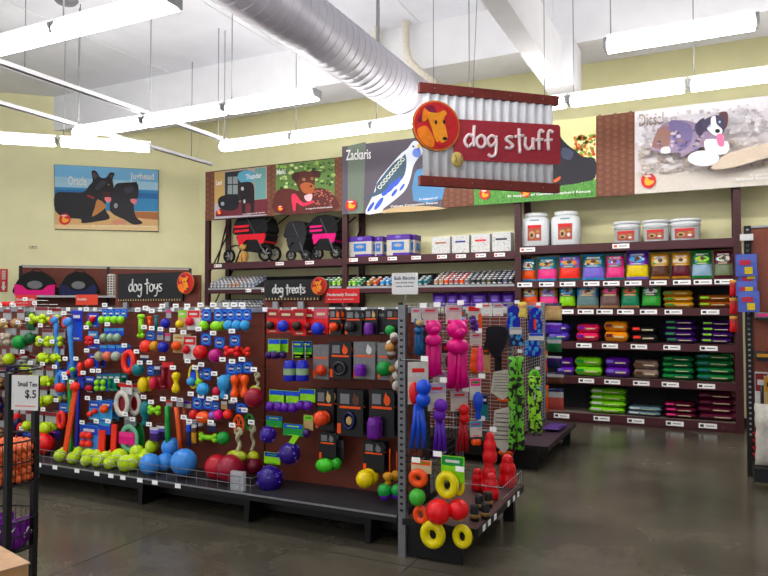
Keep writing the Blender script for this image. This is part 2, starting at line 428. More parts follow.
# left wall picture
def lw_at(x, y):
    d = fw * F + rt * (x - CX) + up * (CY - y); t = (CORNER + LN * .04 - EYE).dot(LN) / d.dot(LN); return EYE + d * t
t = thing('wall_poster', 'blue beach poster of two black dogs on the left wall', 'poster', lw_at(106, 232))
mb = MB(); q4 = [lw_at(55, 229.3), lw_at(158.5, 231.8), lw_at(158.5, 169.8), lw_at(54, 164.3)]
board(mb, q4, LN, .035, K('charcoal')); mb.build('board', t)
a = Art(lw_at, LN)
S = lambda x, y: (50 + x / 6.68, 160 + y / 6.68)
def SP(*pts): return [S(x, y) for x, y in pts]
a.poly(SP((30, 30), (722, 68), (722, 475), (34, 460)), (120, 186, 226))
a.poly(SP((31, 110), (722, 150), (722, 200), (32, 180)), (170, 212, 232))
a.poly(SP((32, 180), (722, 205), (722, 345), (33, 340)), (52, 138, 190))
a.poly(SP((32, 195), (722, 225), (722, 262), (33, 232)), (36, 108, 170))
a.poly(SP((33, 335), (722, 345), (722, 475), (34, 460)), (222, 178, 116))
a.poly(SP((560, 345), (722, 350), (722, 400), (560, 385)), (178, 110, 60))
a.poly(SP((33, 430), (722, 440), (722, 475), (34, 460)), (236, 206, 150))
dk = (34, 32, 38)
a.poly(SP((440, 162), (490, 152), (545, 150), (585, 158), (592, 215), (585, 255), (560, 300), (575, 380), (620, 420), (560, 432), (500, 400), (400, 340), (420, 220)), dk, 3)
a.poly(SP((545, 150), (580, 145), (582, 185), (560, 175)), (22, 20, 26))
a.poly(SP((36, 225), (120, 215), (220, 215), (262, 170), (285, 140), (278, 75), (310, 75), (335, 115), (375, 118), (400, 85), (432, 90), (418, 130), (428, 200), (410, 250), (380, 262), (370, 330), (400, 390), (320, 410), (215, 422), (205, 395), (110, 385), (36, 340)), (26, 24, 30), 3)
a.poly(SP((280, 90), (300, 82), (322, 112), (296, 130)), (86, 66, 74)); a.poly(SP((392, 104), (420, 96), (412, 124)), (80, 64, 70))
a.poly(SP((345, 215), (405, 215), (400, 255), (360, 258)), (70, 26, 26), 2); a.poly(SP((366, 250), (404, 250), (408, 272), (388, 284), (370, 272)), (240, 130, 140), 2)
a.poly(SP((536, 262), (580, 262), (572, 296), (548, 288)), (240, 130, 140), 2)
a.poly(SP((318, 262), (372, 300), (360, 330), (282, 380), (300, 320)), (196, 130, 66), 2)
a.poly(SP((250, 230), (300, 250), (292, 262), (248, 244)), (150, 40, 40)); a.poly(circ(*S(440, 305), 2, 2.6), (150, 154, 160))
a.poly(circ(*S(352, 165), .9), (170, 120, 60)); a.poly(circ(*S(392, 165), .9), (170, 120, 60))
a.poly(SP((300, 190), (340, 140), (380, 150), (330, 200)), (58, 56, 66), 2); a.poly(SP((490, 190), (540, 175), (560, 200), (520, 225)), (60, 58, 66), 2)
a.poly(SP((410, 410), (470, 398), (520, 420), (440, 430)), (220, 150, 120), 2)
a.mb.build('picture', t)
e_ = Art(lw_at, LN); e_.k = 30; mini_emblem(e_, *S(100, 396), 5.8); e_.mb.build('emblem', t)
e_ = Art(lw_at, LN); e_.k = 30; e_.text('Oracle', *S(122, 108), *S(246, 168), 'white', .6); e_.text('Jughead', *S(536, 84), *S(694, 142), 'white', .8)
e_.text('in support of animal rescue', *S(280, 430), *S(700, 448), (250, 230, 200), .8)
e_.letters(t)

def banner(name, label, x0, x1, ytop, ybot, cat='banner'):
    """ytop/ybot: functions x -> y in the photo"""
    c = back_at((x0 + x1) / 2, ybot((x0 + x1) / 2)); t = thing(name, label, cat, c)
    q4 = [back_at(x0, ybot(x0)), back_at(x1, ybot(x1)), back_at(x1, ytop(x1)), back_at(x0, ytop(x0))]
    z1 = (q4[2].z + q4[3].z) / 2; z0 = (q4[0].z + q4[1].z) / 2
    for i, z in enumerate((z0, z0, z1, z1)): q4[i].z = z
    mb = MB(); board(mb, q4, NB, .03, K('dbrown')); mb.build('board', t)
    return t, q4
ytR = lambda x: 147.5 + (x - 342) * (84.7 - 147.5) / (768 - 342) * .98   # top of the tall banners
def ztop(z): return lambda x: proj(Vector((back_at(x, 200).x, YR - .06, z)))[1]
T1, B1 = ztop(4.27), ztop(3.14)
T0, B0 = ztop(4.10), ztop(3.20)
m_paw = K((112, 66, 46), .6); m_paw2 = K((134, 84, 62), .6)
def paw_panel(a, x0, x1, T, B, cols, rows):
    a.poly([(x0, B(x0)), (x1, B(x1)), (x1, T(x1)), (x0, T(x0))], m_paw)
    for i in range(cols):
        for j in range(rows):
            x = x0 + (x1 - x0) * (i + .5) / cols; y = T(x) + (B(x) - T(x)) * (j + (.75 if i % 2 else .25)) / rows
            r = (x1 - x0) / cols * .26
            a.poly(circ(x, y + r * .35, r, r * .8, 7), m_paw2); a.k -= 1
            for dx, dy in ((-.95, -.5), (-.35, -1.05), (.35, -1.05), (.95, -.5)):
                a.poly(circ(x + dx * r, y + dy * r, r * .34, r * .42, 5), m_paw2); a.k -= 1
    a.k += 1
def quad(x0, x1, T, B, f0=0, f1=1): return [(x0, B(x0) + (T(x0) - B(x0)) * f0), (x1, B(x1) + (T(x1) - B(x1)) * f0), (x1, B(x1) + (T(x1) - B(x1)) * f1), (x0, B(x0) + (T(x0) - B(x0)) * f1)]
# the short banner over the strollers
t, q4 = banner('picture_banner', 'shorter brown paw-print banner with two dog photos, above the strollers', 205.5, 342, T0, B0)
a = Art(back_at, NB)
for (x0, x1) in ((205.5, 214.5), (267, 276), (335, 342)): paw_panel(a, x0, x1, T0, B0, 2, 9)
a.k = 2
S = lambda x, y: (205 + x / 5.486, 155 + y / 5.486)
a.poly(quad(214.5, 267, T0, B0, .02, .98), (182, 160, 140)); a.poly(quad(214.5, 224, T0, B0, .25, .98), (196, 160, 96)); a.poly(quad(225, 248, T0, B0, .35, .95), (38, 42, 46))
a.poly(SP((125, 120), (180, 118), (180, 215), (125, 215)), (140, 150, 150)); a.poly(SP((150, 118), (154, 118), (154, 215), (150, 215)), (34, 38, 40)); a.poly(SP((125, 160), (180, 158), (180, 164), (125, 166)), (34, 38, 40))
a.poly(quad(255, 266, T0, B0, .35, .96), (110, 160, 160)); a.poly(quad(215, 267, T0, B0, .02, .34), (186, 176, 186)); a.poly(SP((140, 260), (345, 240), (345, 325), (60, 338), (60, 310)), (112, 40, 50))
a.poly(SP((185, 100), (225, 85), (265, 90), (272, 120), (262, 152), (215, 160), (185, 135)), (92, 168, 196), 3)
a.poly(SP((75, 240), (105, 222), (150, 215), (182, 230), (185, 285), (150, 305), (100, 300), (76, 280)), (24, 22, 30), 3)
a.poly(SP((188, 160), (225, 148), (262, 155), (272, 200), (270, 315), (255, 318), (250, 270), (225, 270), (220, 320), (205, 318), (200, 250), (190, 210)), (32, 20, 24), 3)
a.poly(circ(*S(207, 185), 1.5, 2), (180, 180, 185)); a.poly(circ(*S(98, 268), 1.8, 2), (160, 160, 170)); a.poly(circ(*S(218, 255), 1.2, 2), (200, 200, 200))
a.poly(quad(276, 335, T0, B0, .02, .98), (96, 128, 62))
for _ in range(90):
    x = random.uniform(277, 334); f = random.uniform(.5, .96); y = B0(x) + (T0(x) - B0(x)) * f
    a.poly(circ(x, y, random.uniform(.8, 2.6), random.uniform(.8, 2), 6, random.random()), random.choice([(150, 186, 90), (60, 96, 40), (196, 214, 140), (40, 66, 34)])); a.k -= 1
a.k += 1
a.poly(SP((395, 200), (470, 185), (530, 200), (640, 180), (715, 230), (715, 302), (395, 322)), (92, 36, 30), 3)
for _ in range(40):
    x = random.uniform(312, 333); y = random.uniform(190, 205); a.poly(circ(x, y, .9, .7, 5), (200, 110, 90)); a.k -= 1
a.k += 1
a.poly(SP((482, 105), (520, 92), (560, 90), (590, 92), (605, 100), (604, 150), (598, 190), (590, 230), (560, 250), (535, 235), (515, 185), (498, 150), (480, 132)), (84, 36, 26), 3)
a.poly(SP((585, 85), (630, 92), (632, 125), (600, 118)), (70, 30, 24), 2); a.poly(SP((480, 110), (515, 95), (515, 140), (490, 140)), (66, 28, 22), 2)
a.poly(SP((525, 165), (560, 150), (600, 165), (598, 205), (575, 215), (540, 205)), (176, 92, 44), 3); a.poly(circ(*S(545, 135), 1.6, 1.4), (210, 150, 100)); a.poly(circ(*S(590, 130), 1.4, 1.3), (210, 150, 100))
a.poly(circ(*S(545, 135), .8), 'black'); a.poly(circ(*S(590, 130), .8), 'black'); a.poly(circ(*S(584, 172), 1.4, 1.1), (60, 26, 30)); a.poly(SP((548, 225), (590, 215), (585, 250), (560, 252)), (240, 190, 200), 3)
a.poly(SP((478, 225), (500, 215), (540, 262), (595, 250), (598, 262), (540, 282), (505, 262), (500, 305), (486, 300)), (232, 50, 84), 3)
a.mb.build('picture', t)
a = Art(back_at, NB); a.k = 60
mini_emblem(a, *S(84, 316), 2.6); a.mb.build('emblem', t)
a = Art(back_at, NB); a.k = 60; mini_emblem(a, *S(420, 294), 3); a.mb.build('emblem', t)
a = Art(back_at, NB); a.k = 60
a.text('Lexi', *S(68, 140), *S(100, 168), 'white', -.6); a.text('Thunder', *S(230, 108), *S(318, 138), 'white', -2); a.text('Moki', *S(400, 82), *S(448, 112), 'white', -1)
a.text('in support of rescue', *S(215, 322), *S(335, 332), 'white', -2); a.text('in support of animal rescue', *S(560, 292), *S(705, 304), 'white', -2)
a.letters(t)
# bird banner
t, q4 = banner('picture_banner', 'grey banner with a blue and white budgie photo, left of the corrugated sign', 342, 442, T1, B1)
a = Art(back_at, NB); S = lambda x, y: (340 + x / 6.4, 135 + y / 6.4)
a.poly(quad(342, 442, T1, B1), (92, 84, 96)); a.poly(SP((50, 70), (165, 45), (150, 500), (50, 505)), (110, 122, 108)); a.poly(SP((18, 290), (45, 300), (45, 380), (22, 505), (18, 505)), (84, 84, 96))
a.poly(SP((478, 250), (520, 215), (600, 205), (655, 260), (655, 412), (470, 420)), (84, 142, 190), 2)
a.poly(SP((270, 500), (320, 470), (420, 455), (560, 455), (655, 465), (655, 475)), (206, 176, 130), 2)
a.poly(SP((430, 90), (470, 40), (510, 50), (530, 110), (500, 150), (470, 200), (450, 280), (420, 350), (370, 400), (320, 440), (280, 470), (260, 495), (165, 505), (190, 430), (215, 380), (240, 300), (310, 210), (390, 120)), (226, 232, 244), 3)
a.poly(SP((400, 140), (420, 125), (425, 200), (400, 280), (310, 350), (225, 392), (140, 412), (225, 365), (232, 320), (285, 250), (345, 180)), (66, 92, 110), 3)
for i in range(9):
    x = 398 - i * 18; y = 158 + i * 22; a.poly(SP((x, y - 14), (x + 18, y - 2), (x + 4, y + 14), (x - 14, y + 2)), (214, 224, 214), 2); a.poly(SP((x + 4, y - 8), (x + 12, y - 2), (x + 2, y + 7), (x - 6, y + 1)), (52, 68, 84), 2)
    a.k -= 1
a.k += 1
for (x, y, w, h) in ((330, 330, 34, 50), (370, 300, 24, 40), (250, 440, 26, 50), (200, 460, 20, 40), (400, 335, 16, 30), (290, 370, 30, 26), (350, 370, 20, 30)): a.poly([S(x + w * math.cos(q) * .6 + h * .5 * math.sin(q), y - h * .8 * math.sin(q)) for q in [i * .7 for i in range(9)]], (58, 92, 206), 2)
a.poly(circ(*S(492, 115), 4.2, 4.6), (110, 140, 226)); a.poly(circ(*S(472, 75), 1.0), 'black'); a.poly(circ(*S(508, 72), 1.8, 2.4), (236, 186, 90)); a.poly(circ(*S(505, 92), 1.2), (60, 90, 190))
a.mb.build('picture', t)
a = Art(back_at, NB); a.k = 40; mini_emblem(a, *S(76, 450), 5.6); a.mb.build('emblem', t)
a = Art(back_at, NB); a.k = 40; a.text('Zackaris', *S(42, 98), *S(202, 165), 'white', -1.6)
a.text('In support of', *S(512, 406), *S(628, 424), 'white', -1.6); a.text('Dakota Companion Rescue', *S(330, 452), *S(630, 470), 'white', -4); a.letters(t)
t, q4 = banner('pawprint_panel', 'brown paw-print panel beneath the corrugated sign, right of the bird banner', 442.2, 474, T1, B1, 'panel')
a = Art(back_at, NB); paw_panel(a, 442.2, 474, T1, B1, 5, 14); a.mb.build('picture', t)
# black dog on grass
t, q4 = banner('picture_banner', 'banner with a black dog on bright grass, mostly hidden by the corrugated sign', 474.2, 596, T1, B1)
a = Art(back_at, NB); S = lambda x, y: (440 + x / 4.8, 110 + y / 4.8)
a.poly(quad(474.2, 596, T1, B1), (246, 240, 176)); a.poly(quad(474.2, 596, T1, B1, 0, .22), (84, 150, 60))
for _ in range(220):
    x = random.uniform(475, 595); f = random.uniform(0.01, .24); y = B1(x) + (T1(x) - B1(x)) * f; h = random.uniform(1.5, 4)
    y = min(y, B1(x) - .5); a.poly([(x - .5, y), (x + .5, y), (x + random.uniform(-1, 1), y - h)], random.choice([(60, 130, 44), (128, 190, 84), (40, 100, 40)])); a.k -= 1
a.k += 1
for _ in range(90):
    x = random.uniform(574, 595); y = random.uniform(135, 157); a.poly(circ(x, y, random.uniform(.8, 2.2), None, 6), random.choice([(236, 120, 40), (230, 90, 30), (90, 160, 60), (150, 190, 70), (240, 200, 80)])); a.k -= 1
a.k += 1
a.poly(SP((480, 70), (540, 90), (575, 105), (580, 130), (610, 165), (650, 195), (690, 225), (745, 235), (745, 325), (690, 345), (600, 360), (480, 350)), (30, 28, 40), 3)
a.poly(SP((590, 180), (640, 200), (625, 240), (585, 225)), (66, 74, 100), 3); a.poly(SP((548, 335), (578, 318), (575, 335), (550, 348)), (240, 100, 40), 2)
a.mb.build('picture', t)
a = Art(back_at, NB); a.k = 40; mini_emblem(a, *S(216, 405), 5.4); a.mb.build('emblem', t)
a = Art(back_at, NB); a.k = 40; mini_emblem(a, *S(412, 400), 4.4); a.mb.build('emblem', t)
a = Art(back_at, NB); a.k = 40; a.text('In support of German Shepherd Rescue', *S(328, 408), *S(724, 424), 'white', -5); a.letters(t)
t, q4 = banner('pawprint_panel', 'brown paw-print panel left of the banner with the spotted dog', 596.2, 634.5, T1, B1, 'panel')
a = Art(back_at, NB); paw_panel(a, 596.2, 634.5, T1, B1, 5, 13); a.mb.build('picture', t)
# Diesel
t, q4 = banner('picture_banner', 'pale beach banner with a spotted dog and a white flying disc, far right', 634.7, 800, T1, B1)
a = Art(back_at, NB); S = lambda x, y: (590 + x / 4.315, 85 + y / 4.315)
a.poly(quad(634.7, 800, T1, B1), (222, 214, 216)); a.poly(quad(634.7, 800, T1, B1, .62, 1), (240, 236, 242)); a.poly(quad(634.7, 800, T1, B1, 0, .26), (214, 206, 196))
rnd_spots(a, (640, 150, 766, 176), [(176, 160, 146), (208, 200, 196), (190, 180, 170), (214, 208, 206)], 240, (.5, 2.6), -.08)
rnd_spots(a, (640, 120, 766, 150), [(206, 200, 204), (188, 180, 186), (232, 228, 230)], 200, (.5, 2.4), -.1)
a.poly(SP((600, 310), (768, 270), (900, 260), (900, 340), (768, 330), (620, 372), (520, 376)), (204, 186, 166), 3)
a.poly(SP((272, 285), (300, 210), (350, 178), (420, 175), (470, 190), (520, 200), (560, 240), (590, 270), (592, 312), (530, 320), (500, 290), (470, 290), (400, 330), (390, 310), (340, 312), (275, 300)), (150, 130, 156), 3)
a.poly(SP((345, 182), (390, 175), (440, 200), (440, 260), (400, 300), (360, 250)), (116, 104, 150), 3); a.poly(SP((275, 285), (300, 215), (345, 200), (350, 260), (330, 290)), (150, 108, 96), 3)
for _ in range(46):
    x = random.uniform(285, 500); y = random.uniform(190, 300)
    if (x - 400) ** 2 / 115 ** 2 + (y - 245) ** 2 / 58 ** 2 < 1: a.poly([(p + random.uniform(-.5, .5), q_) for p, q_ in circ(*S(x, y), random.uniform(1, 3), random.uniform(.8, 2), 7, random.random())], random.choice([(120, 110, 160), (176, 160, 180), (96, 84, 130), (150, 110, 104), (200, 186, 196), (84, 70, 90)])); a.k -= 1
a.k += 1
a.poly(SP((315, 290), (345, 285), (350, 310), (312, 312)), 'white', 2); a.poly(SP((500, 255), (590, 265), (590, 312), (540, 318), (500, 300)), (240, 238, 240), 3)
a.poly(SP((455, 195), (490, 165), (500, 200), (480, 240), (462, 230)), (64, 56, 84), 3); a.poly(SP((555, 145), (590, 142), (592, 190), (575, 215), (565, 180)), (96, 62, 66), 3)
a.poly(SP((485, 180), (530, 155), (570, 160), (580, 200), (570, 235), (545, 240), (510, 225), (488, 205)), (70, 66, 94), 3)
a.poly(SP((522, 165), (540, 158), (545, 190), (570, 215), (560, 240), (530, 235), (505, 210), (520, 195)), (244, 242, 244), 3)
a.poly(circ(*S(516, 200), 1.2), (180, 200, 220)); a.poly(circ(*S(558, 182), 1.2), (180, 200, 220)); a.poly(circ(*S(549, 220), 2.4, 2), 'black'); a.poly(SP((545, 238), (572, 236), (576, 282), (552, 280)), (232, 116, 160), 3)
a.poly(circ(*S(490, 335), 15.5, 7.6, 24), (226, 226, 230)); a.poly(circ(*S(490, 331), 14.5, 6.6, 24), (250, 250, 250)); a.mb.build('picture', t)
a = Art(back_at, NB); a.k = 40; mini_emblem(a, *S(253, 414), 7.6); a.mb.build('emblem', t)
a = Art(back_at, NB); a.k = 40; a.text('Diesel', *S(212, 128), *S(318, 182), (176, 160, 152), -2.4); a.text('Flying', *S(468, 328), *S(514, 338), 'charcoal', -.6)
a.text('In support of', *S(690, 384), *S(790, 398), 'white', -1.6); a.text('Animal Rescue', *S(628, 404), *S(790, 418), 'white', -3); a.letters(t)

# ---------------------------------------------------------------- emblem disc with the dog's head
def emblem(parent, c, u, v, n, r, th=.02):
    """c centre, u/v unit axes, n towards the viewer"""
    M = Matrix((u, -n, v)).transposed().to_4x4(); M.translation = c
    t = thing('x', '', '', c) if parent is None else parent
    mb = MB(M); mb.prism(circ(0, 0, r, r, 40), 0, th, K((206, 120, 40), .5), K('dbrown')); mb.prism(circ(0, 0, r * .93, None, 40), -.004, 0, K((196, 30, 34), .5))
    f = lambda *p: smooth_loop([(x * r, y * r) for x, y in p], 4)
    mb.prism(f((-.8, .1), (-.55, .6), (-.2, .8), (0, .5), (-.4, .2)), -.006, -.004, K((130, 22, 60), .5))
    og = K((240, 150, 30), .5); dk_ = K((236, 128, 22), .5)
    mb.prism(f((-.82, -.25), (-.5, -.05), (-.3, -.2), (-.1, -.6), (-.2, -.88), (-.6, -.7)), -.008, -.006, dk_)
    mb.prism(f((-.5, .58), (-.3, .5), (.05, .5), (.3, .62), (.42, .5), (.3, .3), (.38, -.1), (.45, -.45), (.35, -.62), (.05, -.68), (-.1, -.5), (-.22, -.1), (-.42, .3), (-.62, .15)), -.011, -.008, og)
    mb.prism(f((-.55, .62), (-.38, .5), (-.42, .2), (-.62, .12)), -.013, -.011, dk_)
    mb.prism(circ(-.05 * r, .12 * r, .05 * r, .09 * r, 10), -.014, -.011, K('black')); mb.prism(circ(.3 * r, .16 * r, .05 * r, .09 * r, 10), -.014, -.011, K('black'))
    mb.prism(circ(.33 * r, -.5 * r, .1 * r, .07 * r, 10), -.014, -.011, K('black')); mb.prism(f((-.0, -.72), (.2, -.78), (.12, -.6)), -.013, -.011, K('red'))
    return mb
# the hanging corrugated sign
o = P(421, 183.5, D=4.93); u = Vector((.736, .677, 0)); v = Vector((0, 0, 1)); n = Vector((.677, -.736, 0))
S0 = o.copy(); wS = 1.13; hS = .735
t = thing('hanging_sign', 'hanging corrugated metal sign reading dog stuff with a round orange dog emblem', 'sign', o + u * wS / 2)
Ms = Matrix((u, -n, v)).transposed().to_4x4(); Ms.translation = S0
mb = MB(Ms); N = 15 * 8; pts = []
for i in range(N + 1):
    x = .02 + (wS - .04) * i / N; pts.append((x, .014 * math.cos(2 * math.pi * i / 8)))
for side in (0, 1):
    pass
vs = [(x, y, .02) for x, y in pts] + [(x, y, hS - .02) for x, y in pts] + [(x, y + .003, .02) for x, y in pts] + [(x, y + .003, hS - .02) for x, y in pts]
k = N + 1; fs = []
for i in range(N): fs += [(i, i + 1, k + i + 1, k + i), (2 * k + i + 1, 2 * k + i, 3 * k + i, 3 * k + i + 1), (i + 1, i, 2 * k + i, 2 * k + i + 1)]
mb.add(vs, fs, mat((244, 247, 252), .4, 0, noise=.03, name='corrugated_steel'), True); mb.build('corrugated_sheet', t)
m_wood = mat((116, 42, 34), .55, noise=.2, scale=20, name='red_stained_wood')
for z, lab in ((hS - .06, 'top_rail'), (-.015, 'bottom_rail')):
    mb = MB(Ms); mb.box((wS / 2, 0, z + .035), (wS + .03, .05, .07), m_wood)
    for x in (.1, .4, .72, 1.0): mb.ell((x, -.026, z + .035), (.005, .003, .005), M_METAL, 6, 4)
    mb.build(lab, t, bevel=.004)
mb = MB(Ms); mb.prism([(.25, .185), (wS + .0, .205), (wS + .015, .22), (wS + .015, .5), (wS + .0, .515), (.25, .49)], -.035, -.02, K((168, 44, 58), .5)); mb.build('name_board', t)
mb = MB(Ms); hand_text(mb, 'dog stuff', Vector((.33, -.042, .285)), Vector((1, 0, .03)), Vector((0, 0, .84)), .75, K((246, 226, 228), .5), .0125, 8); mb.build('lettering', t)
mb = emblem(t, S0 + u * .105 + v * .425 + n * .045, u, v, n, .187); mb.build('dog_emblem', t)
mb = MB(Ms); mb.ell((.27, -.045, .185), (.048, .02, .058), K((196, 172, 96), .8), 16, 10); mb.tube([(.24, -.062, .22), (.255, -.066, .19), (.25, -.064, .15)], .002, K('brown'), 4); mb.tube([(.3, -.062, .22), (.287, -.066, .185), (.297, -.062, .15)], .002, K('brown'), 4); mb.build('tennis_ball_cutout', t)
mb = MB(Ms)
for x, dx in ((.1, .0), (.42, .12), (1.03, 0)): mb.cyl((x, 0, hS), (x + dx, 0, CEIL - S0.z), .003, M_METAL, 5)
mb.build('hanging_chain', t)
KF[0], KF[1] = .88, 1.2
# ---------------------------------------------------------------- wall racks
BX = [-8.30, -5.40, -2.50, .35]
SH = {0: [2.42, 1.96, 1.55, 1.1, .62, .12], 1: [2.44, 1.95, 1.52, 1.1, .62, .12], 2: [2.50, 1.99, 1.60, 1.13, .64, .13]}
racks = []
def price_tag(parent, p, w=.13, h=.045, n=NB, logo=True):
    u = Vector((-n.y, n.x, 0)); mb = MB(Matrix((u, -n, Vector((0, 0, 1)))).transposed().to_4x4()); mb.M.translation = p
    mb.box((0, 0, 0), (w, .003, h), M_TAG); 
    if logo:
        mb.box((-w * .32, -.002, 0), (w * .2, .002, h * .5), K('orange') if logo == 'o' else K('charcoal')); mb.box((w * .12, -.002, 0), (w * .45, .002, h * .18), M_TAGP)
    return mb.build('price_tag', parent)
m_shelf = mat((70, 28, 34), .5, noise=.1, name='maroon_shelf_paint'); m_deck = mat((130, 120, 112), .6, name='shelf_deck')
labs = ['maroon steel rack below the short banner, carrying the strollers', 'maroon steel rack in the middle, carrying purple boxes and white cartons', 'maroon steel rack at the right, full of bagged treats with white tubs on top']
for i in range(3):
    x0, x1 = BX[i], BX[i + 1]
    t = thing('shelving_rack', labs[i], 'shelving rack', ((x0 + x1) / 2, YR, 0)); racks.append(t)
    for x in ((x0 - .045, x1 - .045) if i == 2 else (x0 - .045,)):
        for y in (YR, YR + .58):
            mb = MB(); mb.box2((x, y, 0), (x + .09, y + .07, 3.4), M_RACK)
            if y == YR:
                for k in range(44): mb.box((x + .045, y - .0008, .2 + k * .07), (.016, .002, .028), M_BLACK)
            mb.build('upright', t)
        mb = MB(); mb.tube([(x + .045, YR + .05, 2.2), (x + .045, YR + .58, 3.0)], .014, M_DARKM, 6); mb.tube([(x + .045, YR + .58, 2.2), (x + .045, YR + .05, 1.4)], .014, M_DARKM, 6); mb.build('brace', t)
    for k, z in enumerate(SH[i]):
        mb = MB(); mb.box2((x0 + .045, YR - .01, z - (.1 if k else .115)), (x1 - .045, YR + .03, z), m_shelf)
        mb.box2((x0 + .045, YR + .03, z - .03), (x1 - .045, YR + .62, z - .01), m_deck if k else m_shelf)
        mb.box2((x0 + .045, YR + .6, z - .1), (x1 - .045, YR + .64, z), m_shelf)
        if i < 2 and k == 1: mb.box2((x0 + .05, YR - .016, z - .03), (x1 - .05, YR - .011, z + .004), K('lgrey'))
        if k == 5: mb.box2((x0 + .045, YR, 0), (x1 - .045, YR + .02, z - .03), m_shelf)
        mb.build('shelf', t)
    if i == 0:
        mb = MB(); mb.tube([(x0, YR + .3, 2.44), (x0 + .0, YR + .55, 3.2)], .016, M_RACK, 6); mb.tube([(x0 + .02, YR + .64, 2.2), (x0 + .55, YR + .64, 3.25)], .016, M_RACK, 6); mb.build('brace', t)
    mb = MB(); mb.box2((x0 + .05, YR + .645, 0), (x1 - .05, YR + .66, 1.95 if i == 2 else 1.5), K('charcoal', .7)); mb.build('back_panel', t)
def stag(i, k, px, w=.13, lg=True):
    w *= 1.3 if i == 2 else 1
    z = SH[i][k]; x = back_at(px, 300).x; price_tag(racks[i], Vector((x, YR - .014 if not (i < 2 and k == 1) else YR - .02, z - .052)), w, .062 if i == 2 else .055, logo=lg)
for px in (216, 278, 308): stag(0, 0, px, .17, 'o')
for px in (352, 372, 391, 415, 441, 460, 480, 499): stag(1, 0, px, .16, 'o')
for px in (247, 263): stag(0, 1, px, .12)
for px in (527, 621): stag(2, 0, px, .17, 'o')
for px in (524, 546, 567, 591, 611, 633, 658, 682, 703, 724): stag(2, 1, px, .165)
for px in (565, 585, 604, 625, 648, 673, 710): stag(2, 2, px, .165)
for px in (583, 609, 638, 671, 708): stag(2, 3, px, .16)
for px in (585, 611, 640, 669, 705): stag(2, 4, px, .16)
for px in (560, 600, 634, 673, 706): stag(2, 5, px, .165)

YF = YR + .10
def px_at(px, Y=YF): return P(px, 300, Y=Y).x
def sc_at(px, Y=YF): return proj(P(px, 300, Y=Y))[2] / F
def wid(x0, x1, Y=YF): return px_at(x1, Y) - px_at(x0, Y)

# treat bags standing on the second and third shelves
def treat_bag(x0, x1, z, h, cols, label, ov=0):
    xa, xb = px_at(x0), px_at(x1); w = (xb - xa) * .97; xc = (xa + xb) / 2
    t = thing('treat_bag', label, 'bag', (xc, YF + .05, z + .003))
    top, art, spot, win = cols
    M = Matrix.Translation((xc, YF + .05, z + .003 + h / 2)) @ Matrix.Rotation(R(random.uniform(-5, 5)), 4, 'Z') @ Matrix.Rotation(R(-6), 4, 'X')
    mb = MB(M); mb.pillow((0, 0, 0), w, h, .09, [(.06, K(top, .3)), (.52, K(win, .28)), (.88, K(art, .3)), (1, K(top, .3))], crinkle=.05)
    mb.build('pouch', t)
    mb = MB(M)
    mb.prism(circ(0, h * .17, w * .36, h * .1, 14), -.054, -.046, K(spot, .35)); mb.prism(circ(w * .02, h * .2, w * .13, h * .07, 8), -.057, -.054, K('brown', .5))
    for _ in range(7):
        mb.prism(circ(random.uniform(-.36, .36) * w, random.uniform(.07, .3) * h, w * random.uniform(.05, .11), h * random.uniform(.02, .05), 7, random.random()), -.0535 - random.uniform(0, .002), -.04, K(random.choice([top, spot, 'white', 'brown', win, 'coral', 'sky', 'green']), .35))
    mb.prism([(-w * .34, -h * .02), (w * .34, -h * .02), (w * .32, h * .05), (-w * .32, h * .05)], -.056, -.04, K(top, .35)); mb.prism([(-w * .25, h * .0), (w * .2, h * .0), (w * .2, h * .03), (-w * .25, h * .03)], -.058, -.05, K('cream', .4))
    mb.prism([(-w * .3, h * .31), (w * .3, h * .31), (w * .3, h * .37), (-w * .3, h * .37)], -.040, -.033, K('white', .4))
    mb.build('label_print', t)
    return t
zB, zC = SH[2][1], SH[2][2]
bags = [(521, 535, ('sky', 'teal', 'cream', 'orange'), .33, 'orange treat bag with blue top, first on the upper bag shelf beside the upright'),
 (536.5, 557, ('sky', 'teal', 'gold', 'pink'), .36, 'bright pink treat bag with teal top on the upper bag shelf, second from left'),
 (558.5, 580, ('teal', 'lilac', 'gold', 'coral'), .38, 'coral and violet treat bag with teal top under the right white tub'),
 (582, 604.7, ('sky', 'teal', 'gold', 'lilac'), .38, 'violet-blue treat bag on the upper bag shelf'),
 (605.5, 624.6, ('teal', 'magenta', 'lilac', 'pink'), .37, 'rose pink treat bag with purple print under the first bucket'),
 (626, 649, ('lilac', 'purple', 'sky', 'yellow'), .41, 'yellow treat bag with lilac top, tallest on the upper bag shelf'),
 (650.5, 670, ('gold', 'gold', 'cream', 'brown'), .36, 'gold and brown treat bag beneath the middle bucket'),
 (671.5, 691, ('gold', 'gold', 'cream', 'maroon'), .36, 'gold treat bag with dark red window beneath the right bucket'),
 (692, 713, ('green', 'dgreen', 'lime', (170, 200, 224)), .38, 'green and pale blue treat bag second from the right upright'),
 (714, 734, ('maroon', 'maroon', 'white', (126, 140, 110)), .37, 'maroon and white treat bag beside the right upright, upper bag shelf')]
for x0, x1, c, h, l in bags: treat_bag(x0, x1, zB, h * .98, c, l)
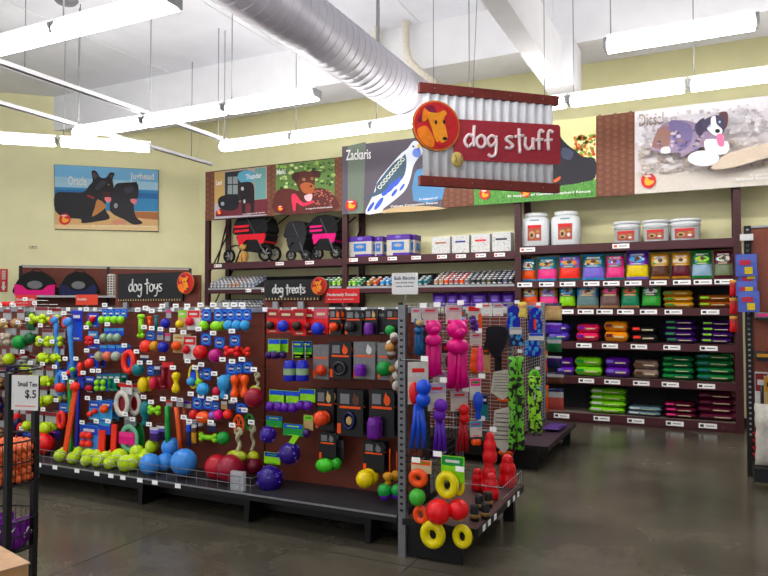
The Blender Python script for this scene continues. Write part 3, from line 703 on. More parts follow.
bags = [(521, 537.5, ('sky', 'gold', 'cream', 'orange'), 'orange treat bag on the lower bag shelf, first from left'),
 (538.5, 557.5, ('sky', 'gold', 'lilac', 'pink'), 'pink treat bag on the lower bag shelf behind the wire grid'),
 (558.5, 575, ('brown', 'teal', 'sky', 'lime'), 'lime green treat bag on the lower bag shelf'),
 (576, 598.5, ('kraft', 'sky', 'cream', (110, 140, 140)), 'teal and brown see-through treat bag on the lower bag shelf'),
 (599.5, 619.5, ('kraft', 'brown', 'pink', (120, 96, 92)), 'grey-brown treat bag with pink print on the lower bag shelf'),
 (620.5, 639.5, ('kraft', 'green', 'orange', (24, 130, 92)), 'emerald green treat bag on the lower bag shelf'),
 (641, 661, ('black', 'green', 'white', (60, 160, 60)), 'green treat bag with black top left of the flat gold packs')]
for x0, x1, c, l in bags: treat_bag(x0, x1, zC, .335, c, l)
# flat packs lying in stacks: (shelf, x0, x1, count, layer height, colour, patch colour, words)
ordn = {1: ['only'], 2: ['bottom', 'top'], 3: ['bottom', 'middle', 'top'], 4: ['bottom', 'second from bottom', 'third from bottom', 'top']}
def flat_stack(k, x0, x1, n, lh, col, patch, words, group):
    xa, xb = px_at(x0), px_at(x1); w = xb - xa; xc = (xa + xb) / 2; z = SH[2][k]
    for i in range(n):
        c = (xc + random.uniform(-.012, .012), YF + .2, z + lh * i + .002)
        lab = '%s pack, %s' % (words.rstrip(','), ordn[n][i] + ' of stack' if n > 1 else ' alone')
        t = thing('treat_pack', lab, 'treat pack', c, group)
        M = Matrix.Translation((c[0], c[1], c[2] + lh / 2)) @ Matrix.Rotation(R(random.uniform(-2.5, 2.5)), 4, 'Z') @ Matrix.Rotation(R(90), 4, 'X')
        mb = MB(M); mb.pillow((0, 0, 0), w * .98, .34, lh * 1.0, [(1, K(col, .3))], nx=16, crinkle=.035, full=True); mb.build('pouch', t)
        M2 = Matrix.Translation((c[0], c[1] - .155, c[2] + lh / 2))
        mb = MB(M2); mb.box((-w * .28, -.01, lh * .1), (w * .26, .02, lh * .3), K(patch, .35)); mb.box((w * .12, -.01, -lh * .03), (w * .4, .02, lh * .14), K('cream' if col != 'orange' else 'maroon', .4)); mb.build('label_print', t)
G = 'flat treat packs stacked on the right rack'
flat_stack(2, 662, 694, 3, .078, 'gold', 'green', 'wide gold treat', G); flat_stack(2, 697, 731, 2, .085, (150, 84, 30), 'lime', 'copper brown treat', G)
flat_stack(3, 547, 568, 2, .12, (92, 70, 190), 'lilac', 'violet-blue treat beside the wire grid,', G)
flat_stack(3, 575, 598.5, 2, .12, (232, 50, 104), 'purple', 'pink-red treat on the shelf above the lime ones,', G)
flat_stack(3, 602.5, 627, 2, .14, (236, 150, 28), 'maroon', 'amber orange treat', G); flat_stack(3, 630, 658, 2, .115, 'black', 'coral', 'black treat with red ends,', G)
flat_stack(3, 663, 696.5, 4, .078, 'dpurple', 'green', 'dark purple treat in the middle right column,', G); flat_stack(3, 699.5, 733, 4, .075, 'dpurple', 'lime', 'dark purple treat beside the right upright,', G)
flat_stack(4, 555, 573, 2, .12, 'purple', 'lilac', 'purple treat next to the wire grid,', G); flat_stack(4, 573.5, 601.5, 2, .13, (132, 210, 40), 'green', 'lime green treat on the shelf second from floor,', G)
flat_stack(4, 603, 629, 2, .135, 'purple', 'lilac', 'purple treat right of the lime ones,', G); flat_stack(4, 632, 658.5, 2, .12, (150, 128, 116), 'brown', 'grey-brown treat', G)
flat_stack(4, 660, 693, 4, .078, (18, 116, 66), 'green', 'green treat in the narrower stack,', G); flat_stack(4, 694, 734, 4, .09, (16, 108, 56), 'teal', 'green treat in the wide stack by the upright,', G)
flat_stack(5, 587, 624.5, 4, .085, (132, 210, 40), 'white', 'large lime treat on the bottom shelf,', G); flat_stack(5, 625.5, 660.5, 2, .06, (120, 150, 160), 'white', 'pale blue and pink treat on the bottom shelf,', G)
flat_stack(5, 661.5, 694.5, 3, .07, (96, 20, 50), 'pink', 'low maroon treat on the bottom shelf,', G); flat_stack(5, 695.5, 736, 4, .09, (84, 16, 48), 'maroon', 'big maroon treat on the bottom shelf,', G)

# white tubs and buckets on the top shelf
zA = SH[2][0]; m_tub = mat((222, 226, 228), .35, noise=.03, name='white_tub_plastic')
def art_label(mb, w, h, y, zc):
    mb.prism([(-w / 2, zc - h / 2), (w / 2, zc - h / 2), (w / 2, zc + h / 2), (-w / 2, zc + h / 2)], y - .003, y, K((178, 96, 78), .5))
    mb.prism([(-w / 2, zc + h * .28), (w / 2, zc + h * .28), (w / 2, zc + h / 2), (-w / 2, zc + h / 2)], y - .005, y - .003, K('red'))
    mb.prism(circ(-w * .18, zc - h * .12, w * .22, h * .24, 10), y - .005, y - .003, K('tan')); mb.prism(circ(-w * .2, zc - h * .15, w * .12, h * .14, 8), y - .007, y - .005, K('brown'))
    mb.prism(circ(w * .25, zc - h * .2, w * .12, h * .13, 8), y - .005, y - .003, K('white')); mb.prism(circ(w * .24, zc + h * .08, w * .13, h * .09, 8), y - .005, y - .003, K('gold'))
for x0, x1, l in ((521, 549.5, 'white square plastic tub with screw lid, left one of two'), (550.8, 580, 'white square plastic tub with screw lid, right one of two')):
    w = (x1 - x0) * sc_at((x0 + x1) / 2, YF + .18) * .96; xc = px_at((x0 + x1) / 2, YF + w / 2) + .02; h = .505
    t = thing('treat_tub', l, 'tub', (xc, YF + w / 2, zA), 'white tubs on the top shelf'); Mt = Matrix.Translation((xc, YF + w / 2, zA)) @ Matrix.Rotation(R(6), 4, 'Z')
    mb = MB(Mt); n = 32; prof = [(0, .9), (.02, 1), (.36, 1), (.42, .93), (.445, .72), (.46, .7)]
    rings = []
    for z, k in prof:
        for j in range(n):
            a = 2 * math.pi * j / n; e_ = (abs(math.cos(a)) ** 5 + abs(math.sin(a)) ** 5) ** (-1 / 5) if k > .8 else 1.0
            rings.append((w / 2 * k * e_ * math.cos(a), w / 2 * k * e_ * math.sin(a), z))
    mb.add(rings, [(i * n + j, i * n + (j + 1) % n, (i + 1) * n + (j + 1) % n, (i + 1) * n + j) for i in range(len(prof) - 1) for j in range(n)] + [tuple(range(n))[::-1], tuple((len(prof) - 1) * n + j for j in range(n))], m_tub, True)
    mb.build('tub_body', t)
    mb = MB(Mt); mb.lathe([(w * .4, .45), (w * .41, .455), (w * .41, .495), (w * .38, .505)], (0, 0, 0), m_tub, 28)
    mb.build('lid', t)
    mb = MB(Mt); art_label(mb, w * .48, .23, -w / 2 - .002, .2); mb.build('label_print', t)
    mb = MB(Mt); mb.prism([(-.07, .375), (.07, .375), (.06, .395), (-.06, .395)], -w / 2 - .004, -w / 2 + .01, K((150, 170, 186))); mb.build('grip', t)
for x0, x1, l in ((614.5, 641, 'white plastic bucket on the top shelf, left of three'), (643.7, 670, 'white plastic bucket on the top shelf, middle of three'), (671, 701, 'white plastic bucket on the top shelf, right of three')):
    w = (x1 - x0) * sc_at((x0 + x1) / 2, YF + .15) * .97; xc = px_at((x0 + x1) / 2, YF + w / 2); r = w / 2; h = .305
    t = thing('treat_bucket', l, 'bucket', (xc, YF + r, zA), 'white buckets on the top shelf'); c = (xc, YF + r, zA)
    mb = MB(); mb.lathe([(r * .9, 0), (r * .91, .005), (r * .97, h * .72), (r * .99, h * .73), (r * .99, h * .78), (r * .95, h * .8), (r * .96, h * .88)], c, m_tub, 28); mb.build('bucket_body', t)
    mb = MB(); mb.lathe([(r * 1.03, h * .87), (r * 1.03, h * .97), (r * .98, h), (r * .92, h), (r * .9, h * .97)], c, m_tub, 28); mb.build('lid', t)
    mb = MB(); mb.tube([(xc + r * .99 * math.cos(a), YF + r + r * .99 * math.sin(a), zA + h * .76 - .03 * abs(math.sin(a)) * 1.6) for a in [math.pi + i * math.pi / 12 for i in range(13)]], .003, M_METAL, 5); mb.build('handle', t)
    mb = MB(Matrix.Translation(c)); art_label(mb, w * .62, .13, -r * .94 - .004, .1); mb.build('label_print', t)
# middle bay: purple boxes and white cartons
zM = SH[1][0]
def purple_box(x0, x1, label, Y):
    xc = (px_at(x0, Y) + px_at(x1, Y)) / 2; w = wid(x0, x1, Y) * .95; h = .34; t = thing('pad_box', label, 'box', (xc, Y + .12, zM), 'purple and cream boxes')
    mb = MB(); mb.box2((xc - w / 2, Y, zM), (xc + w / 2, Y + .26, zM + h), K('offwhite')); mb.build('carton', t, bevel=.004)
    mb = MB(Matrix.Translation((xc, Y, zM))); pu = K((92, 44, 160))
    mb.box((0, .13, h * .88), (w + .004, .264, h * .25), pu); mb.prism([(-w * .22, 0.005), (w * .5, .005), (w * .5, h * .14), (-w * .22, h * .14)], -.003, -.001, pu); mb.box((w / 2 + .001, .13, h * .07), (.004, .26, h * .14), pu)
    mb.prism([(-w * .27, h * .27), (w * .27, h * .27), (w * .27, h * .66), (-w * .27, h * .66)], -.004, -.001, K((60, 130, 210))); mb.prism(circ(0, h * .5, w * .18, h * .08, 12), -.006, -.004, K('lgrey'))
    mb.prism(circ(0, h * .9, w * .13, h * .07, 12), -.005, -.003, K('lilac')); mb.box((w / 2 + .002, .13, h * .45), (.004, .14, h * .35), K((60, 130, 210)))
    mb.build('box_print', t)
purple_box(348, 372, 'purple and cream box with blue window print by the left upright', YF); purple_box(374, 382.5, 'purple and cream box half hidden behind the one by the upright', YF + .12)
purple_box(386, 410, 'purple and cream box with blue window print, in front of another', YF); purple_box(408, 415, 'purple and cream box peeking out behind the second front box', YF + .12)
for i, (x0, x1, c, l) in enumerate(((431.5, 450.5, (190, 130, 90), 'white speckled carton with brown lettering, leftmost of the four'), (451.7, 469.5, (40, 50, 140), 'white speckled carton with dark blue lettering'), (471, 490.5, (222, 60, 60), 'white speckled carton with red lettering'), (492, 511.5, (60, 60, 70), 'white speckled carton with charcoal lettering by the upright'))):
    xc = (px_at(x0) + px_at(x1)) / 2; w = wid(x0, x1) * .96; h = .27 + .008 * i; t = thing('carton', l, 'carton', (xc, YF + .1, zM), 'white speckled cartons')
    mb = MB(); mb.box2((xc - w / 2, YF, zM), (xc + w / 2, YF + .2, zM + h), K('white')); mb.build('carton_body', t, bevel=.004)
    mb = MB(Matrix.Translation((xc, YF, zM))); mb.prism([(-w * .3, h * .6), (w * .3, h * .6), (w * .3, h * .7), (-w * .3, h * .7)], -.002, -.001, K(c))
    for _ in range(26):
        x = random.uniform(-.45, .45) * w; z = random.uniform(.06, .95) * h; mb.prism(circ(x, z, .006, None, 5), -.0022, -.001, K(random.choice(['charcoal', 'grey', c])))
    mb.build('carton_print', t)
# small tins on the thin white shelf
tin_src = {}; RISE = .034
for i_, k_ in ((0, 1), (0, 2), (1, 1)):
    z = SH[i_][k_]; mb = MB(); xa, xb = BX[i_] + .06, BX[i_ + 1] - .06
    mb.add([(xa, YR + .04, z), (xb, YR + .04, z), (xb, YR + .56, z + .21), (xa, YR + .56, z + .21), (xa, YR + .04, z + .008), (xb, YR + .04, z + .008), (xb, YR + .56, z + .218), (xa, YR + .56, z + .218)], [(0, 3, 2, 1), (4, 5, 6, 7), (0, 1, 5, 4), (1, 2, 6, 5), (2, 3, 7, 6), (3, 0, 4, 7)], K('charcoal', .6))
    mb.build('sloped_tray', racks[i_])
def tin(col, band, p, label, group):
    key = (str(col), str(band))
    if key not in tin_src:
        mb = MB(); r = .037
        mb.lathe([(r * .95, 0), (r, .004), (r, .018), (r * .99, .02), (r * .99, .07), (r, .072), (r, .083), (r * .93, .086), (r * .9, .081)], p, K(col, .35), 12, mfn=lambda i: K(band, .4) if 3 <= i < 4 else mat((200, 200, 204), .3, .6))
        o = tag(mb.build('food_tin', origin=p), label, 'food tin', group); tin_src[key] = (o, Vector(p))
    else:
        o, q = tin_src[key]; dup(o, Vector(p) - q, label, group)
def tins(i, k, x0, x1, rows, palette, label, group, stack=1):
    z = SH[i][k]; xa, xb = px_at(x0), px_at(x1); n = max(1, int((xb - xa) / .082))
    for a in range(n):
        c = palette[int(a * len(palette) / n)]
        for b_ in range(rows):
            for s in range(stack): tin(c, c, (xa + (a + .5) * (xb - xa) / n, YR + .09 + .085 * b_, z + .012 + .087 * s + RISE * b_), label, group)
tins(0, 1, 210, 256, 5, ['lgrey', 'lgrey', (190, 150, 130), 'lgrey', (150, 160, 180)], 'small silver tin in the rows left of the treats sign', 'tins at the left end of the thin shelf', 1)
tins(0, 2, 212, 262, 4, ['lgrey', 'grey', 'charcoal'], 'dark-labelled tin on the shelf just above the toy gondola', 'tins low behind the toys sign', 1)
tins(0, 1, 322, 342, 3, ['green', 'lime'], 'green tin in the rows right of the treats sign emblem', 'green tins at the rack joint', 1)
tins(1, 1, 347, 362, 3, ['lime', 'green'], 'lime tin just right of the rack upright', 'lime tins')
tins(1, 1, 366, 379, 3, ['gold', 'orange'], 'orange tin left of the white notice', 'orange tins'); tins(1, 1, 380, 391, 3, ['sky'], 'blue tin beside the white notice', 'blue tins')
tins(1, 1, 418, 429, 3, ['teal'], 'teal tin just right of the white notice', 'teal tins')
tins(1, 1, 434, 470, 5, [(200, 160, 130), 'orange', (180, 110, 110), 'orange', 'grey'], 'orange or tan tin under the white cartons', 'orange and tan tins')
tins(1, 1, 471, 514, 5, ['charcoal', (70, 80, 60), (96, 84, 60), 'charcoal', (90, 96, 120), 'charcoal'], 'dark tin in the rows under the two right cartons', 'dark tins')
# purple and white bags under the thin shelf
for i, (x0, x1) in enumerate(((431.5, 446), (446, 458), (458, 470), (470, 487), (488, 501), (501, 515))):
    xc = (px_at(x0) + px_at(x1)) / 2; w = wid(x0, x1) * .98; z = SH[1][2]
    t = thing('biscuit_bag', 'purple-topped white biscuit bag under the thin white shelf', 'bag', (xc, YF + .05, z), 'purple-topped biscuit bags')
    mb = MB(Matrix.Translation((xc, YF + .05, z + .155))); mb.pillow((0, 0, 0), w, .31, .1, [(.35, K('offwhite', .35)), (1, K((84, 34, 150), .35))]); mb.build('pouch', t)
    mb = MB(Matrix.Translation((xc, YF - .005, z + .155))); mb.prism(circ(0, .04, w * .25, .02, 10), -.006, .002, K('lilac')); mb.build('label_print', t)
# strollers on the left rack
def stroller(xc, Y, zb, col, label, k=1, fx=-.58, dark=False, mirror=1):
    t = thing('pet_stroller', label, 'pet stroller', (xc, Y, zb)); r1 = .135; r2 = .15; m_f = M_BLACK; mc = K(col, .7, bump=.2); md = K('charcoal' if dark else 'black', .8)
    s = mirror
    L = lambda x, y, z: (xc + s * x * k, Y + y, zb + z * (.5 + .5 * k))
    r1 *= (.5 + .5 * k); r2 *= k
    for (x, y, r) in ((fx, 0, r1), (.32, -.13, r2), (.32, .15, r2)):
        mb = MB(); c = L(x, y, r); c = (c[0], c[1], zb + r + .002); mb.ring(c, r - .025, r - .025, .025, md, 24, 8)
        wh = mb.build('wheel', t)
        mb = MB(); mb.cyl((c[0], c[1] - .03, c[2]), (c[0], c[1] + .03, c[2]), .03, M_METAL, 10)
        for a in range(6): mb.cyl(c, (c[0] + (r - .03) * math.cos(a * 1.047), c[1], c[2] + (r - .03) * math.sin(a * 1.047)), .009, K('lgrey'), 5)
        mb.build('hub', wh)
    mb = MB(); mb.tube([L(fx, 0, .135), L(fx + .02, 0, .3), L(fx + .13, 0, .33), L(-.2, 0, .3), L(.1, -.14, .2), L(.32, -.16, r2)], .016, m_f, 6); mb.tube([L(-.2, .0, .3), L(.1, .16, .2), L(.32, .18, r2)], .016, m_f, 6)
    for y in (-.17, .19): mb.tube([L(.32, y, r2), L(.1, y, .55), L(-.05, y, .8)], .012, K('grey'), 6); mb.tube([L(-.2, y, .28), L(.2, y, .6), L(.6, y, .85)], .013, m_f, 6)
    mb.build('frame', t)
    mb = MB(Matrix.Translation(L(.05, 0, 0)) @ Matrix.Diagonal((s * k, 1, .5 + .5 * k, 1)))
    f = smooth_loop([(-.3, .52), (-.26, .3), (-.16, .2), (.16, .2), (.26, .34), (.3, .52)], 3); mb.prism(f, -.17, .19, md); mb.build('basket', t, bevel=.02)
    mb = MB(Matrix.Translation(L(.05, 0, 0)) @ Matrix.Diagonal((s * k, 1, .5 + .5 * k, 1))); mb.prism([(-.31, .44), (-.27, .3), (-.2, .32), (-.12, .4), (.14, .4), (.2, .31), (.27, .34), (.31, .46), (.3, .5), (-.3, .5)], -.185, .205, mc); mb.build('coloured_trim', t, bevel=.01)
    mb = MB(Matrix.Translation(L(.05, 0, 0)) @ Matrix.Diagonal((s * k, 1, .5 + .5 * k, 1))); f = smooth_loop([(-.36, .5), (-.38, .66), (-.3, .8), (-.1, .86), (.2, .84), (.32, .7), (.3, .5)], 3); mb.prism(f, -.18, .2, md); mb.build('canopy', t, bevel=.03)
    mb = MB(Matrix.Translation(L(.05, 0, 0)) @ Matrix.Diagonal((s * k, 1, .5 + .5 * k, 1)))
    for z in (.54, .62): mb.prism([(-.37, z), (-.05, z + .01), (-.05, z + .05), (-.38, z + .045)], -.19, .21, mc)
    mb.build('window_flap', t)
zS = SH[0][0]
stroller(P(255, 250, Y=YR + .22).x, YR + .22, zS, (222, 34, 56), 'red and black pet stroller with a big front wheel beside the plush dog')
stroller(P(300, 250, Y=YR + .3).x, YR + .3, zS, 'charcoal', 'charcoal pet stroller between the red one and the pink one', .62, -.3, dark=True)
stroller(P(327.5, 250, Y=YR + .22).x, YR + .22, zS, 'magenta', 'pink and black pet stroller next to the rack upright', .74, -.26)
# plush dog beside the wheel
c = Vector((P(243, 262, Y=YR + .05).x, YR + .08, zS)); m = K((214, 172, 104), .9, bump=.5, scale=80)
t = thing('plush_dog', 'small tan plush dog sitting on the shelf beside the red stroller', 'plush toy', c)
mb = MB(); mb.ell(c + Vector((0, .02, .12)), (.07, .07, .12), m); mb.ell(c + Vector((-.01, -.02, .27)), (.065, .06, .06), m); mb.ell(c + Vector((-.03, -.075, .255)), (.032, .04, .028), m)
for s in (-1, 1): mb.ell(c + Vector((s * .045, -.05, .07)), (.025, .03, .09), m); mb.ell(c + Vector((s * .06, -.06, .02)), (.03, .05, .02), m)
mb.build('body', t)
for s in (-1, 1): mb = MB(); mb.ell(c + Vector((-.01 + s * .065, -.01, .29)), (.02, .035, .045), K((180, 130, 70), .9)); mb.build('ear', t)
mb = MB(); mb.ell(c + Vector((-.035, -.112, .262)), (.011, .008, .009), K('black')); mb.ell(c + Vector((-.04, -.077, .29)), (.007, .006, .008), K('black')); mb.ell(c + Vector((.01, -.08, .29)), (.007, .006, .008), K('black')); mb.build('nose_and_eyes', t)

# ---------------------------------------------------------------- low rack at the left wall
def lo(px, py, off):   # point on a plane parallel to the left wall, off metres into the room
    d = fw * F + rt * (px - CX) + up * (CY - py); t = (CORNER + LN * off - EYE).dot(LN) / d.dot(LN); return EYE + d * t
OFF = .62; ul = -LW; a0 = lo(20.5, 300, OFF); a1 = lo(190, 300, OFF); zt = lo(60, 266.5, OFF).z
Ml = Matrix((ul, -LN, Vector((0, 0, 1)))).transposed().to_4x4(); Ml.translation = Vector((a0.x, a0.y, 0)); wl = (a1 - a0).length
t = thing('carrier_rack', 'red-brown panelled rack along the left wall with pet carriers on it', 'rack', Vector((a0.x, a0.y, 0)) + ul * wl / 2)
for i in range(2):
    mb = MB(Ml); mb.box((wl * (.25 + .5 * i), 0, (zt + .3) / 2), (wl / 2 - .03, .03, zt - .35), M_PANEL); mb.build('back_panel', t)
for x in (0, wl / 2, wl): mb = MB(Ml); mb.box((x, -.01, zt / 2), (.05, .07, zt), M_DARKM); mb.build('upright', t)
mb = MB(Ml); mb.box((wl / 2, 0, zt), (wl, .04, .03), K('lgrey')); mb.build('top_rail', t)
zsh = lo(80, 296, OFF - .0).z
for z in (zsh - .02, zsh - .5):
    mb = MB(Ml); mb.box((wl / 2, -.22, z), (wl - .06, .42, .025), M_DARKM); mb.box((wl / 2, -.435, z + .005), (wl - .06, .01, .035), K('lgrey')); mb.build('shelf', t)
mb = MB(Ml); mb.box((wl / 2, -.2, .15), (wl, .45, .1), M_DARKM); mb.build('base', t)
def carrier(px, w, label, colr):
    c = lo(px, 296, OFF + .2); lx = (c - a0).dot(ul); sc = proj(c)[2] / F; wv = w * sc / 1.08; h = .44
    M = Ml @ Matrix.Translation((lx, -.22, zsh - .005)); t = thing('pet_carrier', label, 'pet carrier', M.translation)
    mb = MB(M); f = smooth_loop([(-wv * .5, .02), (-wv * .5, .2), (-wv * .32, .36), (-wv * .1, .42), (wv * .1, .42), (wv * .32, .36), (wv * .5, .2), (wv * .5, .02)], 4); mb.prism(f, -.13, .13, K('black', .8)); mb.build('bag_body', t, bevel=.02)
    mb = MB(M); f = [(-wv * .52, .0), (-wv * .53, .2), (-wv * .34, .18), (-wv * .2, .1), (wv * .2, .1), (wv * .34, .18), (wv * .53, .2), (wv * .52, .0)]; mb.prism(f, -.145, .1, K(colr, .7)); mb.build('coloured_side', t)
    mb = MB(M); mb.prism(circ(0, .19, wv * .2, .07, 14), -.14, -.12, K('grey', .8)); mb.build('mesh_window', t)
    mb = MB(M); mb.tube([(-.1, 0, .4), (-.05, 0, .47), (.05, 0, .47), (.1, 0, .4)], .012, M_BLACK, 6); mb.build('handle', t)
carrier(36.5, 37, 'black and hot pink pet carrier at the left end of the rack', 'magenta'); carrier(79.5, 34, 'black and navy blue pet carrier right of the pink one', 'navy')
c = lo(111.5, 298, OFF + .2); lx = (c - a0).dot(ul); M = Ml @ Matrix.Translation((lx, -.2, zsh - .005))
t = thing('pet_bed', 'black and white dotted fabric item next to the toys sign', 'pet bed', M.translation)
mb = MB(M); mb.box((0, 0, .2), (.14, .2, .4), K('offwhite', .8)); mb.build('cushion', t, bevel=.03)
mb = MB(M)
for i in range(3):
    for j in range(8): mb.prism(circ(-.045 + .045 * i, .04 + .045 * j, .014, None, 7), -.104, -.1, K('black'))
mb.build('dot_print', t)
# red wall sign and sensor
p = lo(3.5, 292, .01); pt = lo(3.5, 269, .01); Mw = Matrix((ul, -LN, Vector((0, 0, 1)))).transposed().to_4x4(); Mw.translation = p
t = thing('wall_sign', 'narrow red vertical sign with white marks on the left wall', 'sign', p); h = pt.z - p.z
mb = MB(Mw); mb.box((0, 0, h / 2), (.13, .008, h), K((206, 60, 50))); mb.build('plate', t)
mb = MB(Mw); mb.prism([(-.02, .04), (.02, .04), (.02, h * .45), (-.02, h * .45)], -.007, -.005, K('white')); mb.prism([(-.04, .1), (.04, .1), (0, .02)], -.008, -.006, K('white'))
for i in range(5): mb.prism([(-.03, h * .55 + i * .035), (.03, h * .55 + i * .035), (.03, h * .55 + .02 + i * .035), (-.03, h * .55 + .02 + i * .035)], -.007, -.005, K('white'))
mb.build('marking', t)
Mw2 = Mw.copy(); Mw2.translation = lo(33, 247.5, .01); mb = MB(Mw2); mb.box((0, 0, 0), (.14, .02, .06), K('cream')); mb.ell((0, -.015, .015), (.012, .008, .012), K('black'), 8, 6)
tag(mb.build('wall_outlet'), 'small cream plate with a dark dot on the left wall below the poster', 'wall plate')
# ---------------------------------------------------------------- toy gondola
X0, X1g = -7.0, XE - .06; ZT = 1.60; ZD = .26
t = thing('toy_gondola', 'long red-brown pegboard gondola hung with dog toys, low dark base shelf', 'gondola shelf', ((X0 + X1g) / 2, YG, 0)); GON = t
seams = [X0, -5.0, P(265, 400, Y=YG).x, X1g]
for i in range(3):
    mb = MB(); mb.box2((seams[i] + .008, YG, ZD), (seams[i + 1] - .008, YG + .03, ZT - .03), M_PANEL); mb.build('back_panel', t)
for x in seams:
    mb = MB(); mb.box2((x - .015, YG + .01, 0.0), (x + .015, YG + .09, ZT), M_DARKM); mb.build('upright', t)
mb = MB(); mb.box2((X0, YG - .012, ZT - .035), (X1g, YG + .09, ZT + .005), M_METAL); mb.build('top_rail', t)
mb = MB(); mb.box2((X0, YE, ZD - .04), (X1g, YG, ZD), K('charcoal', .5)); mb.box2((X0, YE - .008, ZD - .045), (X1g, YE, ZD - .008), M_DARKM); mb.box2((X0, YE - .009, ZD - .01), (X1g, YE, ZD + .002), M_METAL); mb.build('base_shelf', t)
mb = MB(); mb.box2((X0, YG - .15, .06), (X1g, YG - .12, ZD - .04), M_BLACK); mb.build('kick_plate', t)
mb = MB(); mb.box2((X0, YG + .09, .06), (X1g, 5.06, ZD), K('charcoal', .5)); mb.build('rear_base', t)
mb = MB(); mb.box2((X0, YG + .09, ZD), (X1g, YG + .12, ZT - .05), M_PANEL); mb.build('rear_panel', t)
for x in (-6.6, P(225, 500, Y=YE + .2).x - .8, P(249, 518, Y=YE + .15).x, -2.1):
    mb = MB(); mb.prism([(-.018, 0), (.018, 0), (.03, ZD - .04), (-.03, ZD - .04)], 0, .3, M_BLACK); 
    for q in range(len(mb.v)): mb.v[q] = mb.v[q] + Vector((x, YE + .12, 0))
    mb.build('foot', t)
# wire bin front
wx0, wx1 = X0, P(252, 490, Y=YE + .01).x
mb = MB()
zz = ZD + .11
for z in (zz, ZD + .055): mb.tube([(wx0, YE + .012, z), (wx1, YE + .012, z)], .0026, M_METAL, 5)
x = wx0
while x < wx1: mb.tube([(x, YE + .012, ZD), (x, YE + .012, zz)], .0016, M_METAL, 4); x += .1
mb.tube([(wx1, YE + .012, zz), (wx1, YG, zz)], .003, M_METAL, 5); mb.tube([(wx1, YE + .012, ZD + .055), (wx1, YG, ZD + .055)], .003, M_METAL, 5)
mb.build('wire_fence', t)
mb = MB(); px_ = P(238, 490, Y=YE + .03).x; mb.box((px_, YE + .03, ZD + .07), (.12, .03, .14), M_CLEAR); mb.build('bin_clip', t)
for px in (40, 56, 78, 98, 112, 124, 141, 156, 179):
    price_tag(t, Vector((P(px, 480, Y=YE).x, YE - .012, ZD - .018)), .055, .032, logo=False)
for px in (8, 20, 33, 47, 58, 68, 80, 95, 110, 138, 148, 160, 172, 186, 197, 207, 217, 229, 243, 265, 279, 294, 311, 332, 348, 364, 381, 399):
    price_tag(t, Vector((P(px, 306, Y=YG - .02).x, YG - .018, ZT - .012)), .05, .035, logo=False)

def lx_factor(C_, u):
    x = (proj(C_)[0] - CX) / F; return 1 / (u.dot(rt) - x * u.dot(fw))
def hang(name, cat, label, box, parts, pl, yaw=0, group=None, hook=True, post=None):
    """box x0,y0,x1,y1 in the photo; parts [(part name, shape, box, colour, depth, extra)]"""
    x0, y0, x1, y1 = box; cx, cy = (x0 + x1) / 2, (y0 + y1) / 2
    C_ = P(cx, cy, **pl); s = proj(C_)[2] / F; a = R(yaw); u = Vector((math.cos(a), math.sin(a), 0)); k = lx_factor(C_, u)
    M = Matrix.Translation(C_) @ Matrix.Rotation(a, 4, 'Z')
    single = len(parts) == 1
    root = None if single else thing(name, label, cat, M @ Vector((0, 0, (cy - y1) * s)), group)
    for pn, shp, b, col, *ex in parts:
        b = b or box; ex = ex[0] if ex else {}
        bx, bz = ((b[0] + b[2]) / 2 - cx) * s * k, (cy - (b[1] + b[3]) / 2) * s
        w, h = (b[2] - b[0]) * s, (b[3] - b[1]) * s
        mb = MB(M @ Matrix.Translation((bx, ex.get('y', 0), bz))); shape(mb, shp, w, h, k, col, ex)
        o = mb.build(name if single else pn, root)
        if single: tag(o, label, cat, group); root = o
    return root
